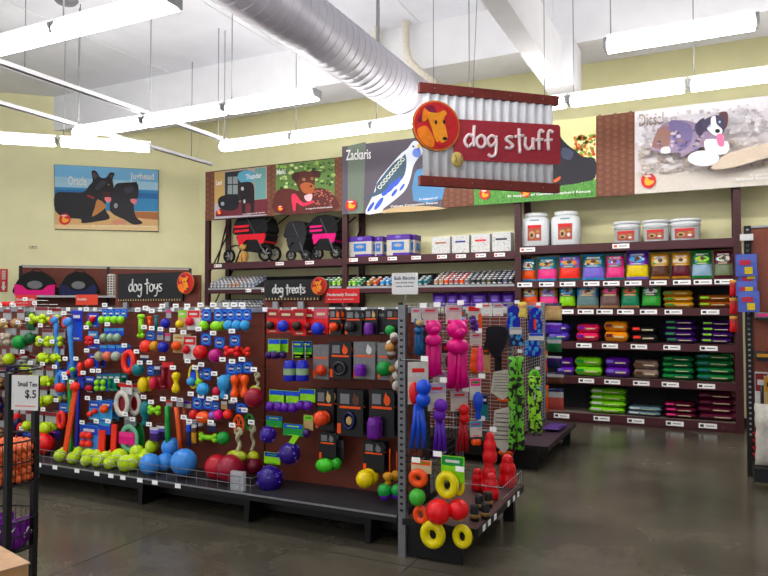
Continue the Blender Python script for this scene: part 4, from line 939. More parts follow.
def shape(mb, shp, w, h, k, col, ex):
    c = col if isinstance(col, (list, tuple)) and not isinstance(col[0], (int, float)) else [col]
    m = K(c[0], .32 if shp not in ('card',) else .4); m2 = K(c[1], .35) if len(c) > 1 else m; m3 = K(c[2], .35) if len(c) > 2 else m2
    W_ = w * k
    if shp == 'card':   # colours: base, header, print
        mb.box((0, .002, 0), (W_, .004, h), m)
        if len(c) > 1:
            if c[0] == 'blue' and c[1] == 'white':
                mb.prism(circ(0, 0, W_ * .44, h * .4, 14), -.003, 0, K('sky')); mb.prism(circ(0, 0, W_ * .34, h * .3, 14), -.004, -.003, K('royal')); mb.box((0, -.005, 0), (W_ * .5, .002, h * .16), m2)
            else: mb.box((0, -.001, h * .3), (W_ * .92, .002, h * .34), m2)
        if len(c) > 2: mb.box((0, -.0025, h * .3), (W_ * .6, .002, h * .1), m3); mb.box((0, -.0015, -h * .42), (W_ * .5, .002, h * .05), m3)
    elif shp == 'blackcard':   # dark card with a grey text block, a dog picture, an orange word and corner
        mb.box((0, .002, 0), (W_, .004, h), m)
        mb.box((-W_ * .2, -.001, h * .3), (W_ * .35, .002, h * .22), K('grey')); mb.prism(circ(W_ * .22, h * .28, W_ * .13, h * .11, 9), -.002, 0, m2)
        mb.prism([(W_ * .12, h * .36), (W_ * .18, h * .46), (W_ * .24, h * .36)], -.003, -.001, m2)
        mb.box((0, -.0015, h * .12), (W_ * .8, .002, h * .05), K('orange')); mb.box((-W_ * .42, -.0015, -h * .35), (W_ * .14, .002, h * .22), K('orange'))
    elif shp == 'ball':
        r = (w + h) / 4; mb.ell((0, -r * .9, 0), (r, r, r), m, 18, 12)
        if ex.get('seam'):
            for q in (0, 1): mb.tube([(r * 1.0 * math.cos(t_) * (.85), -r * .9 - r * .92 * math.cos(t_ * 2) * .55 - r * .45 * (1 if q else -1) * .0, r * 1.0 * math.sin(t_) * .85) for t_ in [i * math.pi / 8 for i in range(16)]], .003, K('white'), 4, True)
        if len(c) > 1: mb.ring((0, -r * .9, 0), r * .99, r * .99, r * .07, m2, 20, 6)
    elif shp == 'glitter':
        r = (w + h) / 4; mb.ell((0, -r * .9, 0), (r, r, r), m, 14, 10)
        for i in range(26):
            a, b_ = random.uniform(0, 6.28), random.uniform(-1, 1); q = math.sqrt(1 - b_ * b_); mb.ell((r * q * math.cos(a), -r * .9 + r * q * math.sin(a), r * b_), (r * .09, r * .09, r * .09), m2, 6, 4)
    elif shp == 'oval': mb.ell((0, -min(w, h) * .42, 0), (w / 2, min(w, h) / 2, h / 2), m, 16, 10)
    elif shp == 'football': mb.ell((0, -h * .42, 0), (w / 2, h / 2, h / 2), m, 16, 12, fn=None); mb.tube([(-w * .25, -h * .9, h * .05), (w * .25, -h * .9, h * .05)], .004, K('white'), 4)
    elif shp == 'hbone':
        r = h / 2; q = r * .62; mb.tube([(-w / 2 + r, -r, 0), (w / 2 - r, -r, 0)], q, m, 10)
        for sx in (-1, 1):
            for sz in (-1, 1): mb.ell((sx * (w / 2 - q), -r, sz * q * .75), (q, q, q), m, 12, 8)
        if len(c) > 1:
            for i in range(3): mb.ell((w * .18 * (i - 1), -r - q * .95, 0), (q * .16, q * .2, q * .2), m2, 6, 4)
    elif shp == 'vbone':
        r = w / 2; q = r * .6; mb.tube([(0, -r, -h / 2 + r), (0, -r, h / 2 - r)], q, m, 10)
        for sz in (-1, 1):
            for sx in (-1, 1): mb.ell((sx * q * .75, -r, sz * (h / 2 - q)), (q, q, q), m, 12, 8)
    elif shp == 'dumb':
        r = w / 2; mb.lathe([(0, -h / 2), (r * .7, -h / 2 + r * .3), (r * .95, -h / 2 + r), (r * .7, -h / 2 + r * 1.7), (r * .45, 0), (r * .7, h / 2 - r * 1.7), (r * .95, h / 2 - r), (r * .7, h / 2 - r * .3), (0, h / 2)], (0, -r, 0), m, 14)
    elif shp == 'snow':
        r = w / 2; mb.lathe([(0, -h / 2), (r * .5, -h * .47), (r * .62, -h * .36), (r * .4, -h * .2), (r * .75, -h * .08), (r, h * .15), (r * .85, h * .36), (r * .4, h * .48), (0, h / 2)], (0, -r, 0), m, 16)
    elif shp == 'kong':
        r = w / 2; mb.lathe([(r * .6, -h / 2), (r * .92, -h * .45), (r, -h * .3), (r * .96, -h * .17), (r * .8, -h * .09), (r * .86, -h * .02), (r * .88, h * .1), (r * .76, h * .2), (r * .58, h * .25), (r * .62, h * .31), (r * .56, h * .42), (r * .3, h * .49), (0, h / 2)], (0, -r, 0), m, 20)
    elif shp == 'ring':
        th = ex.get('th', .22) * min(w, h); mb.ring((0, -th * .5, 0), w / 2 - th / 2, h / 2 - th / 2, th / 2, m, 24, 8)
        if len(c) > 1: mb.prism(circ(0, 0, w * .22, h * .22, 16), -.01, 0, m2)
    elif shp == 'bigring':
        th = ex.get('th', .28) * min(w, h); mb.ring((0, -th * .3, 0), w / 2 - th / 2, h / 2 - th / 2, th / 2, m, 24, 8, flat=.5); mb.prism(circ(0, 0, w * .38, h * .38, 20), -.006, 0, m2)
    elif shp == 'wheel':
        th = .2 * min(w, h); mb.ring((0, -th * .5, 0), w / 2 - th / 2, h / 2 - th / 2, th / 2, m, 22, 8)
        for i in range(6): a = i * math.pi / 3; mb.tube([(0, -th * .5, 0), ((w / 2 - th) * math.cos(a), -th * .5, (h / 2 - th) * math.sin(a))], th * .22, m, 6)
        mb.ell((0, -th * .6, 0), (w * .14, th * .5, h * .14), m2, 10, 6)
    elif shp == 'stick':
        r = ex.get('r', w / 2); dx = ex.get('dx', 0) * (w - 2 * r) / 2 if ex.get('dx') else 0
        mb.tube([(dx, -r, h / 2), (dx * .3, -r, h * .2), (-dx * .4, -r, -h * .2), (-dx, -r, -h / 2)], r, m, 8)
    elif shp == 'flatstick':
        dx = ex.get('dx', 0) * w * .35; tw = ex.get('tw', .4) * w / 2
        pts = [(dx - tw, h / 2), (dx + tw, h / 2), (-dx + tw, -h / 2), (-dx - tw, -h / 2)]; mb.prism(pts[::-1], -.018, -.002, m)
    elif shp == 'launcher':   # ball cup on a long curved arm
        r = w * .45; hz = h / 2 - r
        mb.ell((0, -r * .8, hz), (r, r * .8, r), m, 14, 10); mb.ring((ex.get('sx', -1) * r * .35, -r * 1.1, hz), r * .62, r * .8, r * .3, m2, 16, 6)
        mb.tube([(r * .3, -r * .6, hz - r * .5), (r * .5, -r * .6, hz - h * .2), (r * .7, -.02, 0), (r * 1.0, -.02, -h * .3), (r * 1.2, -.02, -h / 2)], [r * .6, r * .5, r * .44, r * .44, r * .44], m, 8)
    elif shp == 'bag': mb.pillow((0, -.015, 0), W_, h, .035, [(.55, m), (.85, m2), (1, m3)], nx=6)
    elif shp == 'net':   # several balls in a row in a bag
        n = ex.get('n', 3); r = min(h, w / n * 1.3) / 2
        for i in range(n): mb.ell(((i - (n - 1) / 2) * (W_ - 2 * r) / max(1, n - 1) if n > 1 else 0, -r - .0 * i, 0), (r, r, r), m, 12, 8)
    elif shp == 'grid':
        nx, nz = ex.get('n', (2, 2)); r = min(w / nx, h / nz) * .5
        for i in range(nx):
            for j in range(nz): mb.ell(((i - (nx - 1) / 2) * w / nx, -r * .8, (j - (nz - 1) / 2) * h / nz), (r, r, r), m, 12, 8)
    elif shp == 'plushbone':
        mb.ell((-w * .25, -h * .3, 0), (w * .28, h * .4, h * .5), m, 12, 8); mb.ell((w * .25, -h * .3, 0), (w * .28, h * .4, h * .45), m, 12, 8)
        mb.ell((0, -h * .35, 0), (w * .2, h * .3, h * .3), m2, 10, 6)
    elif shp == 'tennisanimal':
        r = h * .42; mb.ell((-w * .12, -r, h * .05), (r, r, r), m, 14, 9)
        for dx, dz, q in ((.28, .1, .55), (-.38, .22, .38), (-.3, -.25, .42), (.38, -.22, .42), (.1, .32, .4)): mb.ell((w * dx, -r * .8, h * dz), (r * q, r * q, r * q), m, 10, 7)
        mb.ell((-w * .12, -r * 1.9, h * .05), (r * .25, r * .15, r * .18), m2, 8, 5)
    elif shp == 'mitt': mb.prism(smooth_loop([(-w * .4, h * .5), (w * .45, h * .5), (w * .5, h * .1), (w * .3, -h * .3), (w * .1, -h * .5), (-w * .2, -h * .45), (-w * .45, -h * .1), (-w * .5, h * .2)], 3), -.05, -.01, m)
    elif shp == 'camo':
        mc = camo(COL['lime'] if ex.get('b') else (96, 184, 34), COL['black'])
        for sx in (-1, 1): mb.tube([(sx * w * (.24 + .04 * math.sin(i * 1.1)), -.03 - .012 * math.sin(i * 1.1 * sx), (i - 6) / 13 * h) for i in range(13)], w * .27, mc, 8)
    elif shp == 'blob':
        for i in range(6): mb.ell((random.uniform(-.3, .3) * w, -.03 - random.uniform(0, .02), (i - 2.5) / 6 * h * .8), (w * .32, .04, h * .16), [m, m2][i % 2], 10, 7)
    elif shp == 'wubba':
        r = w * .46; mb.ell((0, -r, h / 2 - r), (r, r * .9, r * .9), m, 16, 10); mb.ell((0, -r * 1.7, h / 2 - r * 1.25), (r * .5, r * .5, r * .4), m, 12, 8)
        mb.ell((0, -r * 1.05, h / 2 - r * 2.5), (r * 1.02, r * .95, r * .8), m, 16, 10)
        for sx in (-1, 1): mb.ell((sx * r * .75, -r, h / 2 - r * .3), (r * .2, r * .2, r * .2), m, 8, 6)
        n = 3
        for i in range(n):
            q = (i - 1); mb.tube([(q * r * .3, -r, h / 2 - r * 3.1), (q * r * .55, -r * (1 + .2 * (i % 2)), h * .02), (q * r * .5, -r, -h * .25), (q * r * .7, -r * .8, -h / 2 + abs(q) * h * .04)], [r * .42, r * .42, r * .46, r * .5], m, 6, flat=.3)
    elif shp == 'arms':
        n = 3
        for i in range(n):
            q = (i - 1) / 1; mb.tube([(q * w * .12, -.03, h / 2), (q * w * .25, -.03 - .01 * i, 0), (q * w * .38, -.02, -h / 2)], w * .15, m, 6, flat=.4)
    elif shp == 'bodyball':
        r = w / 2; mb.ell((0, -r, 0), (r, r, h / 2), m, 16, 10); mb.ring((0, -r, 0), .001 + r * .0, .0, .001, m, 4, 3)
    elif shp == 'tugring': 
        th = .36 * w; mb.ring((0, -th * .5, 0), w / 2 - th / 2, h / 2 - th / 2, th / 2, m, 26, 10)
    elif shp == 'rope':
        pts = [(w * .12 * math.sin(i * .9), -.03 + .01 * math.cos(i * .9), h / 2 - h * i / 12) for i in range(13)]; mb.tube(pts, w * .22, m, 7)
        mb.ring((0, -.03, h * .38), w * .42, h * .12, w * .15, m, 12, 6)
    elif shp == 'can': mb.lathe([(w / 2 * .96, -h / 2), (w / 2, -h * .45), (w / 2, -h * .2), (w / 2, h * .12), (w / 2, h * .3), (w / 2 * .8, h * .36), (w / 2 * .82, h / 2), (0, h / 2)], (0, -w / 2, 0), m, 16, mfn=lambda i: m2 if i == 2 else m)
    elif shp == 'slipper':
        r = w / 2; mb.prism(smooth_loop([(-r * .8, -h * .45), (-r, -h * .1), (-r * .7, h * .1), (-r * .9, h * .35), (0, h * .5), (r * .9, h * .35), (r * .7, h * .1), (r, -h * .1), (r * .8, -h * .45), (0, -h * .5)], 3), -.05, -.01, m)
        for i in range(9): mb.ell((random.uniform(-.7, .7) * r, -.052, random.uniform(-.4, .4) * h), (r * .2, .004, r * .3), m2, 8, 4)
    elif shp == 'chewbag':
        mb.prism([(-W_ * .3, h * .42), (W_ * .25, h * .5), (W_ * .42, -h * .2), (W_ * .05, -h * .42), (-W_ * .42, -h * .2)], -.05, -.045, m)
        for i in range(7): z = h * .36 - i * h * .085; mb.box((0, -.052, z), (W_ * (.5 + .03 * i), .003, h * .014), K('charcoal'))
        mb.ell((W_ * .22, -.02, -h * .14), (W_ * .36, .03, h * .34), m2, 14, 9); mb.ell((W_ * .12, -.025, -h * .42), (W_ * .3, .025, h * .07), K('orange'), 10, 6)
def hookpart(root, C_, to, lab=True):
    pass
YI = YG - .17
hooks = []
REP = ('black_card_toy', 'red_card_toy', 'ball_pack', 'felt_bone', 'snowman_toy', 'treat_pouch', 'rubber_oval', 'ball_card', 'bone_card', 'stick_card', 'tennis_ball', 'felt_animal')
def I(name, cat, label, box, parts, tagpx=True, group=None, Y=None):
    r = hang(name, cat, label, box, parts, dict(Y=Y or YI), 0, group)
    if name in REP and Y is None and not group:
        l2 = 'another one hung behind the ' + label
        if len(l2.split()) <= 16 and 'behind' not in label: dup(r, (0, .075, 0), l2)
    if tagpx:
        x0, y0, x1, y1 = box; q = P((x0 + x1) / 2, y0 - 1.5, Y=Y or YI); hooks.append(q)
    return r
T = 'tag'
def hdr(b, *c): return ('header_card', 'card', b, c)
def ballt(label, box, col, tb, tc=('blue', 'white'), kind='ball', cat='ball', name='toy_ball', part='ball'):
    return I(name, cat, label, (min(box[0], tb[0]), tb[1], max(box[2], tb[2]), box[3]), [hdr(tb, *tc), (part, kind, box, col)])
# row 1
for i, x in enumerate((102, 108.3, 114.6, 120.9)):
    I('ball_pack', 'ball pack', 'pack of lime tennis balls with blue header, top row', (x, 309, x + 6.3, 324), [hdr((x, 309, x + 6, 318), 'blue', 'white'), ('balls', 'net', (x, 315.5, x + 6, 324), 'lime', dict(n=1))], i == 1, 'lime tennis ball packs')
for i, x in enumerate((104, 110.6, 117.2)):
    I('ball_pack', 'ball pack', 'pack of grey-green balls with blue header in the second row', (x, 328, x + 6.8, 342), [hdr((x, 328, x + 6.5, 336), 'blue', 'sky'), ('balls', 'net', (x, 333, x + 6.5, 342), (150, 176, 150), dict(n=1))], i == 1, 'grey-green ball packs')
for i, x in enumerate((99.5, 107.5, 116)):
    I('ball_pack', 'ball pack', ['pack with a beige ball and blue header, third row', 'pack with an orange and grey ball, third row', 'pack with a pale ball next to the coral ring'][i], (x, 345, x + 8, 361), [hdr((x, 345, x + 7.6, 353), 'blue', 'sky'), ('balls', 'net', (x, 351, x + 7.6, 361), [(170, 170, 140), (214, 120, 90), (178, 186, 172)][i], dict(n=1))], i == 0)
I('ball_card', 'dog toy', 'blue card with red and green balls, top row right of the launchers', (87.6, 313, 98.6, 327), [('card', 'card', None, ('blue', 'royal', 'white')), ('ball', 'ball', (91, 316, 98, 322), 'red'), ('ball', 'ball', (88, 321, 95, 327), 'lime')])
I('ball_card', 'dog toy', 'blue card with a red squeaker, second row beside the grey-green packs', (88, 331, 98, 349), [('card', 'card', None, ('blue', 'sky', 'white')), ('squeaker', 'hbone', (88, 336, 98, 345), 'red')])
I('ball_card', 'dog toy', 'blue card with one coral ball left of the coral ring', (88.5, 354, 98.5, 368), [('card', 'card', None, ('blue', 'royal', 'white')), ('ball', 'ball', (88.5, 358, 97.5, 368), 'coral')])
I('rubber_bone', 'dog toy', 'lime rubber bone hanging upright at the start of the top row', (140, 314, 148.5, 338), [('x', 'vbone', None, 'lime')])
I('rubber_bone', 'dog toy', 'orange rubber stick toy beside the lime bone', (149, 312, 155, 330), [('x', 'vbone', (149, 316, 155, 330), 'orange')])
I('rubber_bone', 'dog toy', 'teal rubber stick toy beside the orange one', (155.5, 315, 161, 331), [('x', 'vbone', None, 'teal')])
ballt('dark blue ball below a white tag, top row', (164, 318, 173.5, 328.5), 'royal', (166, 310, 171, 318), ('lgrey', 'pink'))
I('ball_card', 'dog toy', 'beige card holding a small yellow ball, top row', (178, 310, 186, 329.5), [('card', 'card', None, ('tan', 'lime', 'white')), ('ball', 'ball', (178, 320, 185, 328), 'yellow')])
I('bone_card', 'dog toy', 'white and red card holding a red toy, top row', (187, 310, 200, 330), [('card', 'card', None, ('white', 'red', 'white')), ('bone', 'ball', (188, 317, 197, 326), (220, 30, 60))])
ballt('lime green ball under a round blue logo card, top row', (201.7, 320.5, 211.5, 330.5), 'lime', (202, 309, 211, 321))
I('rubber_oval', 'dog toy', 'lime green oval rubber toy under a blue card, top row', (212, 309, 226.5, 331), [hdr((214, 309, 223, 321), 'blue', 'white'), ('oval', 'oval', (212, 321, 226.5, 331), 'lime')])
for i, x in enumerate((227, 235, 243)):
    ballt(['sky blue ball at the right end of the top row, first of three', 'sky blue ball in the middle of the three in the top row', 'sky blue ball last in the top row before the treat section'][i], (x, 319, x + 9.6, 331), 'sky', (x, 309, x + 8.5, 320), group=None) if False else I('toy_ball', 'ball', ['sky blue ball at the right end of the top row, first of three', 'sky blue ball in the middle of the three in the top row', 'sky blue ball last in the top row before the treat section'][i], (x, 309, x + 9.6, 331), [hdr((x, 309, x + 8, 320), 'blue', 'white'), ('ball', 'ball', (x, 319.5, x + 9.6, 331), 'sky')])
# row 2
ballt('coral red ball hung under blue and white tags, second row left', (144, 340, 157, 352.5), 'coral', (146, 331, 155, 340), ('blue', 'white'))
ballt('mustard yellow ball behind the coral red one', (153.5, 340, 161.5, 352), 'gold', (157, 332, 163, 340), ('lgrey', 'blue'))
ballt('royal blue ball in the second row under a white tag', (161.7, 341, 171.8, 352.8), 'royal', (165, 333, 170, 341), ('lgrey', 'pink'))
I('ball_card', 'dog toy', 'beige card with an orange ball, second row', (173, 334, 184.5, 352.8), [('card', 'card', None, ('tan', 'cream', 'gold')), ('ball', 'ball', (174.5, 341, 183.5, 350.5), 'orange')])
I('bone_card', 'dog toy', 'tall white and red card with a red oval toy, second row', (183.5, 336, 195.8, 359.5), [('card', 'card', None, ('white', 'red', 'white')), ('oval', 'oval', (184.5, 345, 192.5, 354), (206, 24, 50))])
ballt('big bright red ball in the second row', (197.5, 344.6, 212, 359.2), 'red', (201, 333, 211, 345))
ballt('magenta textured ball next to the big red one', (212.7, 348, 225.8, 362.4), (186, 36, 130), (214.5, 337, 224.5, 348))
I('rubber_dumbbell', 'dog toy', 'long red triple-lobed squeaky bone, second row right end', (225.6, 335, 250, 356.5), [hdr((229.5, 335, 240, 346), 'blue', 'white'), ('bone', 'hbone', (225.6, 346, 245, 356.5), 'red'), ('second_bone', 'hbone', (236, 347, 250, 356), 'coral', dict(y=.05))])
# row 3
I('ring_toy', 'dog toy', 'big coral red ring with a blue centre card', (121.5, 349, 140.5, 374), [('ring', 'ring', None, ['coral', 'blue'], dict(th=.3))])
ballt('teal ball right of the big coral ring', (137, 362, 147.5, 376.5), 'teal', (140, 355, 149, 363), ('navy', 'white'))
I('rubber_oval', 'dog toy', 'yellow egg-shaped rubber toy in the third row', (141, 366, 151.7, 392), [hdr((147, 366, 154, 375), 'blue', 'white'), ('egg', 'oval', (141, 376.5, 151.7, 392), 'yellow')])
I('rubber_oval', 'dog toy', 'crimson egg-shaped rubber toy beside the yellow egg', (151.7, 366, 160.2, 390), [hdr((154, 366, 160, 375), 'navy', 'white'), ('egg', 'oval', (151.7, 376, 160.2, 390), (204, 40, 70))])
I('stick_bag', 'dog toy', 'dark red bagged stick toy in the third row', (163, 362, 174.6, 390), [('bag', 'bag', None, ['darkred', 'darkred', 'red']), ('stick', 'vbone', (165, 366, 171, 388), 'darkred', dict(y=-.03))])
I('rubber_dumbbell', 'dog toy', 'yellow upright dumbbell hanging in the third row', (174.6, 371, 184, 393), [('x', 'dumb', None, 'yellow')])
I('oval_card', 'dog toy', 'yellow oval card with a blue ball in its middle', (187, 364.5, 200.6, 389), [('oval_card', 'bigring', None, ['yellow', 'blue'], dict(th=.2)), ('logo', 'card', (189, 367, 199, 375), ('blue', 'white')), ('ball', 'ball', (189.5, 376.5, 198, 385.5), 'sky')])
ballt('big sky blue ball below a round logo card, third row', (200.6, 382, 214, 395.5), 'sky', (202.5, 368, 211, 380))
ballt('small lime ball half behind the big sky blue ball', (198, 378, 205, 386), 'lime', (199.5, 371, 203, 378))
ballt('small crimson ball between two sky blue toys, third row', (216, 385, 224.5, 396.5), (200, 30, 70), (217, 377, 222, 385), ('navy', 'white'))
I('snowman_toy', 'dog toy', 'sky blue snowman-shaped rubber toy, third row', (221.5, 363, 235.5, 398), [hdr((226, 363, 237, 374), 'blue', 'white'), ('toy', 'snow', (221.5, 374, 235, 398), 'sky')])
I('snowman_toy', 'dog toy', 'orange rubber dumbbell toy beside the sky blue snowman', (233, 365, 243, 398.5), [hdr((236, 363.5, 242, 373), 'blue', 'white'), ('toy', 'dumb', (233, 374, 243, 398.5), 'orange')])
I('snowman_toy', 'dog toy', 'orange rubber dumbbell toy at the right end of the third row', (243, 363, 252.5, 398), [hdr((243, 362, 252, 373), 'blue', 'white'), ('toy', 'dumb', (243, 374, 252.5, 398), 'orange')])
def jolly(label, rope, cap, ball, Y=YI):
    b = (min(rope[0], ball[0]), rope[1], max(rope[2], ball[2]), ball[3])
    return I('rope_ball', 'dog toy', label, b, [('rope', 'rope', rope, (190, 184, 150)), ('cap', 'oval', cap, (170, 180, 50)), ('ball', 'ball', ball, (146, 22, 52))], True, None, Y)
jolly('maroon ball with green cap on a braided rope, beside the treat section', (256, 373, 263, 389), (251, 385, 264, 394), (249.5, 387, 269.5, 406))
jolly('big maroon ball resting in the bin with braided rope above', (236, 428, 246, 452), (228, 449, 252, 460), (224.6, 452, 252, 479.5), YI - .04)
I('rope_ball', 'dog toy', 'maroon ball partly behind, hung by its rope at the bin right end', (248, 425, 266, 473), [('rope', 'rope', (251, 425, 259, 452), (190, 184, 150)), ('cap', 'oval', (250, 450, 263, 462), (190, 200, 50)), ('ball', 'ball', (250, 455, 266, 473), (104, 18, 40))], Y=YI + .06)
# row 4
I('bigring_toy', 'dog toy', 'white and dark red disc toy in red packaging, fourth row left', (113, 384, 134, 417), [hdr((117.5, 383, 132, 394), 'white', 'red'), ('disc', 'bigring', (112.5, 390, 134, 417), ['offwhite', 'darkred'])])
I('bigring_toy', 'dog toy', 'white and dark red disc toy behind the first disc', (126, 386, 145, 416), [hdr((128, 384, 140, 393), 'offwhite', 'red'), ('disc', 'bigring', (126, 391, 145, 416), ['offwhite', 'darkred'])], Y=YI + .05)
I('rubber_bone', 'dog toy', 'teal rubber squeaky toy between disc toys and green stick', (144, 400, 156, 425), [('x', 'snow', None, 'teal')], Y=YI + .04)
I('bumpy_bone', 'dog toy', 'lime knobbly bone lying crosswise, fourth row', (149.6, 405, 165.5, 414), [('x', 'hbone', None, ['lime', 'green'])])
I('chew_stick', 'dog toy', 'long green rubber stick hanging to the blue balls', (165, 402, 174, 444), [hdr((166, 400, 172, 407), 'lgrey', 'red'), ('stick', 'stick', (165.5, 406, 173.5, 444), 'green', dict(r=.022, dx=-.5))])
I('chew_stick', 'dog toy', 'long orange rubber stick right of the green one', (174.5, 402, 186, 448), [hdr((176, 400, 183, 407), 'lgrey', 'purple'), ('stick', 'stick', (174.5, 407, 186, 448), (222, 96, 40), dict(r=.020, dx=-1))])
I('chew_stick', 'dog toy', 'brownish orange stick behind the bright orange one', (183, 403, 190, 443), [hdr((184, 401, 191, 408), 'lgrey', 'purple'), ('stick', 'stick', (183, 408, 189, 443), (168, 70, 36), dict(r=.016, dx=-.6))], Y=YI + .04)
I('stick_card', 'dog toy', 'dark blue narrow packaged stick beside the orange sticks', (187.5, 420, 192.5, 446), [('x', 'bag', None, ['navy', 'blue', 'white'])])
I('stick_card', 'dog toy', 'gold-brown narrow packaged stick below the hex ball', (193, 424, 198, 443), [('x', 'bag', None, ['gold', 'brown', 'white'])])
I('stick_card', 'dog toy', 'small violet packaged toy below the teal one', (151, 427, 160, 441), [('x', 'bag', None, ['dpurple', 'lilac', 'white'])])
ballt('red holed ball under a blue card, fourth row', (192, 409, 202, 419), 'red', (192.5, 397, 202, 409))
I('rubber_football', 'dog toy', 'orange rubber football in the fourth row', (198.5, 399, 215.5, 422), [hdr((203, 398, 213, 409), 'blue', 'white'), ('football', 'football', (198.5, 410.5, 215.5, 422.5), 'orange')])
ballt('magenta ball between football and orange ball, fourth row', (216, 409, 226.5, 419.5), 'magenta', (221, 401, 227, 409), ('tan', 'white'))
ballt('violet ball half behind the magenta one, fourth row', (211.5, 410, 219.5, 419), 'lilac', (213, 402, 219, 410))
ballt('orange-red ball at the right of the fourth row', (226, 408.5, 235.6, 418.5), 'coral', (228, 400, 235, 409), ('navy', 'white'))
I('wheel_toy', 'dog toy', 'orange spoked wheel toy hanging in the fourth row', (232.5, 403, 247, 436), [hdr((236, 403, 246, 413), 'blue', 'white'), ('wheel', 'wheel', (232.5, 414, 247, 436), ['orange', 'orange'])])
I('wheel_toy', 'dog toy', 'green and blue spoked wheel toy behind the orange wheel', (243.5, 413, 257, 431), [('wheel', 'wheel', None, ['green', 'blue'])], Y=YI + .05)
I('bone_ball', 'dog toy', 'lime bone joined to a green ball, hung below the football', (199.6, 425, 234, 443), [hdr((207, 423, 216, 432), 'navy', 'white'), ('bone', 'hbone', (199.6, 433, 222, 441.5), ['lime', 'green']), ('ball', 'ball', (220.5, 429.5, 233.5, 442.5), 'green')])
I('ring_bag', 'dog toy', 'green-rimmed oval pack with a bright pink centre', (117.5, 417, 146, 453), [hdr((124, 417, 136, 426), 'grey', 'lgrey'), ('rim', 'bigring', (117.5, 424, 143.5, 453), [(120, 180, 150), 'grey'], dict(th=.22)), ('pink_toy', 'card', (121.5, 432, 137, 444), ('magenta', 'pink'), dict(y=-.03))])
I('ring_bag', 'dog toy', 'dark green oval pack behind the pink-centred one', (130, 422, 148, 451), [('x', 'bigring', None, ['dgreen', 'green'], dict(th=.2))], Y=YI + .05)
# launchers and left part
for (x, y, x2, y2, c, sx, lab) in ((52, 316, 61.5, 372, ['ball_blue', 'coral'], -1, 'long sky blue ball launcher with red ball, left of two'), (65, 317, 76.5, 377, ['ball_blue', 'coral'], -1, 'long sky blue ball launcher with red ball, right of two')):
    I('ball_launcher', 'ball launcher', lab, (x, y, x2, y2), [('launcher', 'launcher', None, c, dict(sx=sx))] + ([('header_card', 'card', (68, 310.5, 79, 341), ('blue', 'royal', 'white'), dict(y=.03))] if x > 60 else []))
I('ball_launcher', 'ball launcher', 'long orange ball launcher leaning down into the tennis balls', (61, 381, 83, 463), [('ball_cup', 'ball', (73.5, 381, 83, 391), 'coral'), ('handle', 'flatstick', (59, 389, 82, 463), (240, 88, 36), dict(dx=1, tw=.26))], Y=YI - .08)
I('ball_launcher', 'ball launcher', 'green ball launcher arm hanging behind the orange one', (66, 377, 76, 452), [('header_card', 'card', (68, 364, 76, 380), ('teal', 'blue')), ('handle', 'flatstick', (66, 378, 76, 452), 'green', dict(dx=-.5, tw=.4))], Y=YI)
I('ball_launcher', 'ball launcher', 'royal blue ball launcher arm hanging beside the orange one', (74, 385, 83, 456), [('handle', 'flatstick', None, 'royal', dict(dx=.4, tw=.4)), ('header_card', 'card', (77, 377, 83, 388), ('blue', 'royal'))], Y=YI)
for (x0, y0, x1, y1, lab) in ((31, 314, 52, 324, 'lime tennis-felt bone at the top beside the launchers'), (42, 315, 66, 324, 'lime tennis-felt bone half behind the left launcher'), (38, 336, 57, 346, 'lime tennis-felt bone in the second row'), (53, 336, 69, 346, 'lime tennis-felt bone behind the left launcher arm, second row')):
    I('felt_bone', 'dog toy', lab, (x0, y0 - 7, x1, y1), [hdr((x0 + 4, y0 - 7, x1 - 4, y0 + 2), 'lgrey', 'darkred'), ('bone', 'hbone', (x0, y0, x1, y1), ['tennis', 'dgreen'])], x0 not in (42, 53), Y=YI + (.04 if x0 in (42, 53) else 0))
for (x0, y0, x1, y1, lab) in ((41, 352, 54, 364, 'lime felt animal toy below the second-row bones'), (52, 353, 66, 363, 'lime felt animal toy behind the left launcher arm'), (21, 363, 38, 373, 'lime felt animal toy over the price sign'), (30, 374, 45, 387, 'lime felt dog toy with red header beside the sign top'), (44, 375, 55, 387, 'lime felt dog toy left of the blue and coral pack')):
    I('felt_animal', 'dog toy', lab, (x0, y0 - 8, x1, y1), [hdr((x0 + 2, y0 - 8, x1 - 2, y0 + 2), 'lgrey', 'darkred'), ('animal', 'tennisanimal', (x0, y0, x1, y1), ['tennis', 'black'])])
for (x0, y0, x1, y1, lab) in ((37, 395, 49, 407, 'lime tennis ball right beside the price sign'), (48, 394, 57, 404, 'lime tennis ball in red wrap right of the one by the sign'), (59, 396, 64, 402, 'small lime ball under the blue and coral pack'), (36, 420, 44, 432, 'lime tennis ball just right of the black upright'), (44, 421, 56, 433, 'big lime tennis ball left of the blue ring card'), (27, 419, 34, 431, 'lime tennis ball between the stand uprights')):
    I('tennis_ball', 'ball', lab, (x0 - 1, y0 - 9, x1 + 1, y1), [hdr((x0 - 1, y0 - 9, x1 + 1, y0 + 2), 'lgrey', 'darkred'), ('ball', 'ball', (x0, y0, x1, y1), 'tennis', dict(seam=1))], x0 in (37, 44))
I('ball_card', 'dog toy', 'blue-topped oval card with coral ball, upper one', (54, 370, 69, 396), [('card', 'bigring', None, ['ball_blue', 'ball_blue'], dict(th=.4)), ('logo', 'card', (55, 370, 67, 380), ('blue', 'white')), ('ball', 'ball', (59, 382, 69, 392), 'coral')])
I('ball_card', 'dog toy', 'blue-topped oval card with coral ring, lower one', (57, 403, 69, 429), [('logo', 'card', (59, 403, 69, 412), ('blue', 'white')), ('ring', 'ring', (57, 410, 69, 429), ['coral', 'blue'], dict(th=.36))])
I('ball_card', 'dog toy', 'blue card with a green and a red ball beneath the right launcher', (67, 362, 77, 378), [('card', 'card', None, ('blue', 'white')), ('ball', 'ball', (68, 370, 73, 376), 'coral'), ('ball', 'ball', (72, 366, 77, 372), 'lime')])
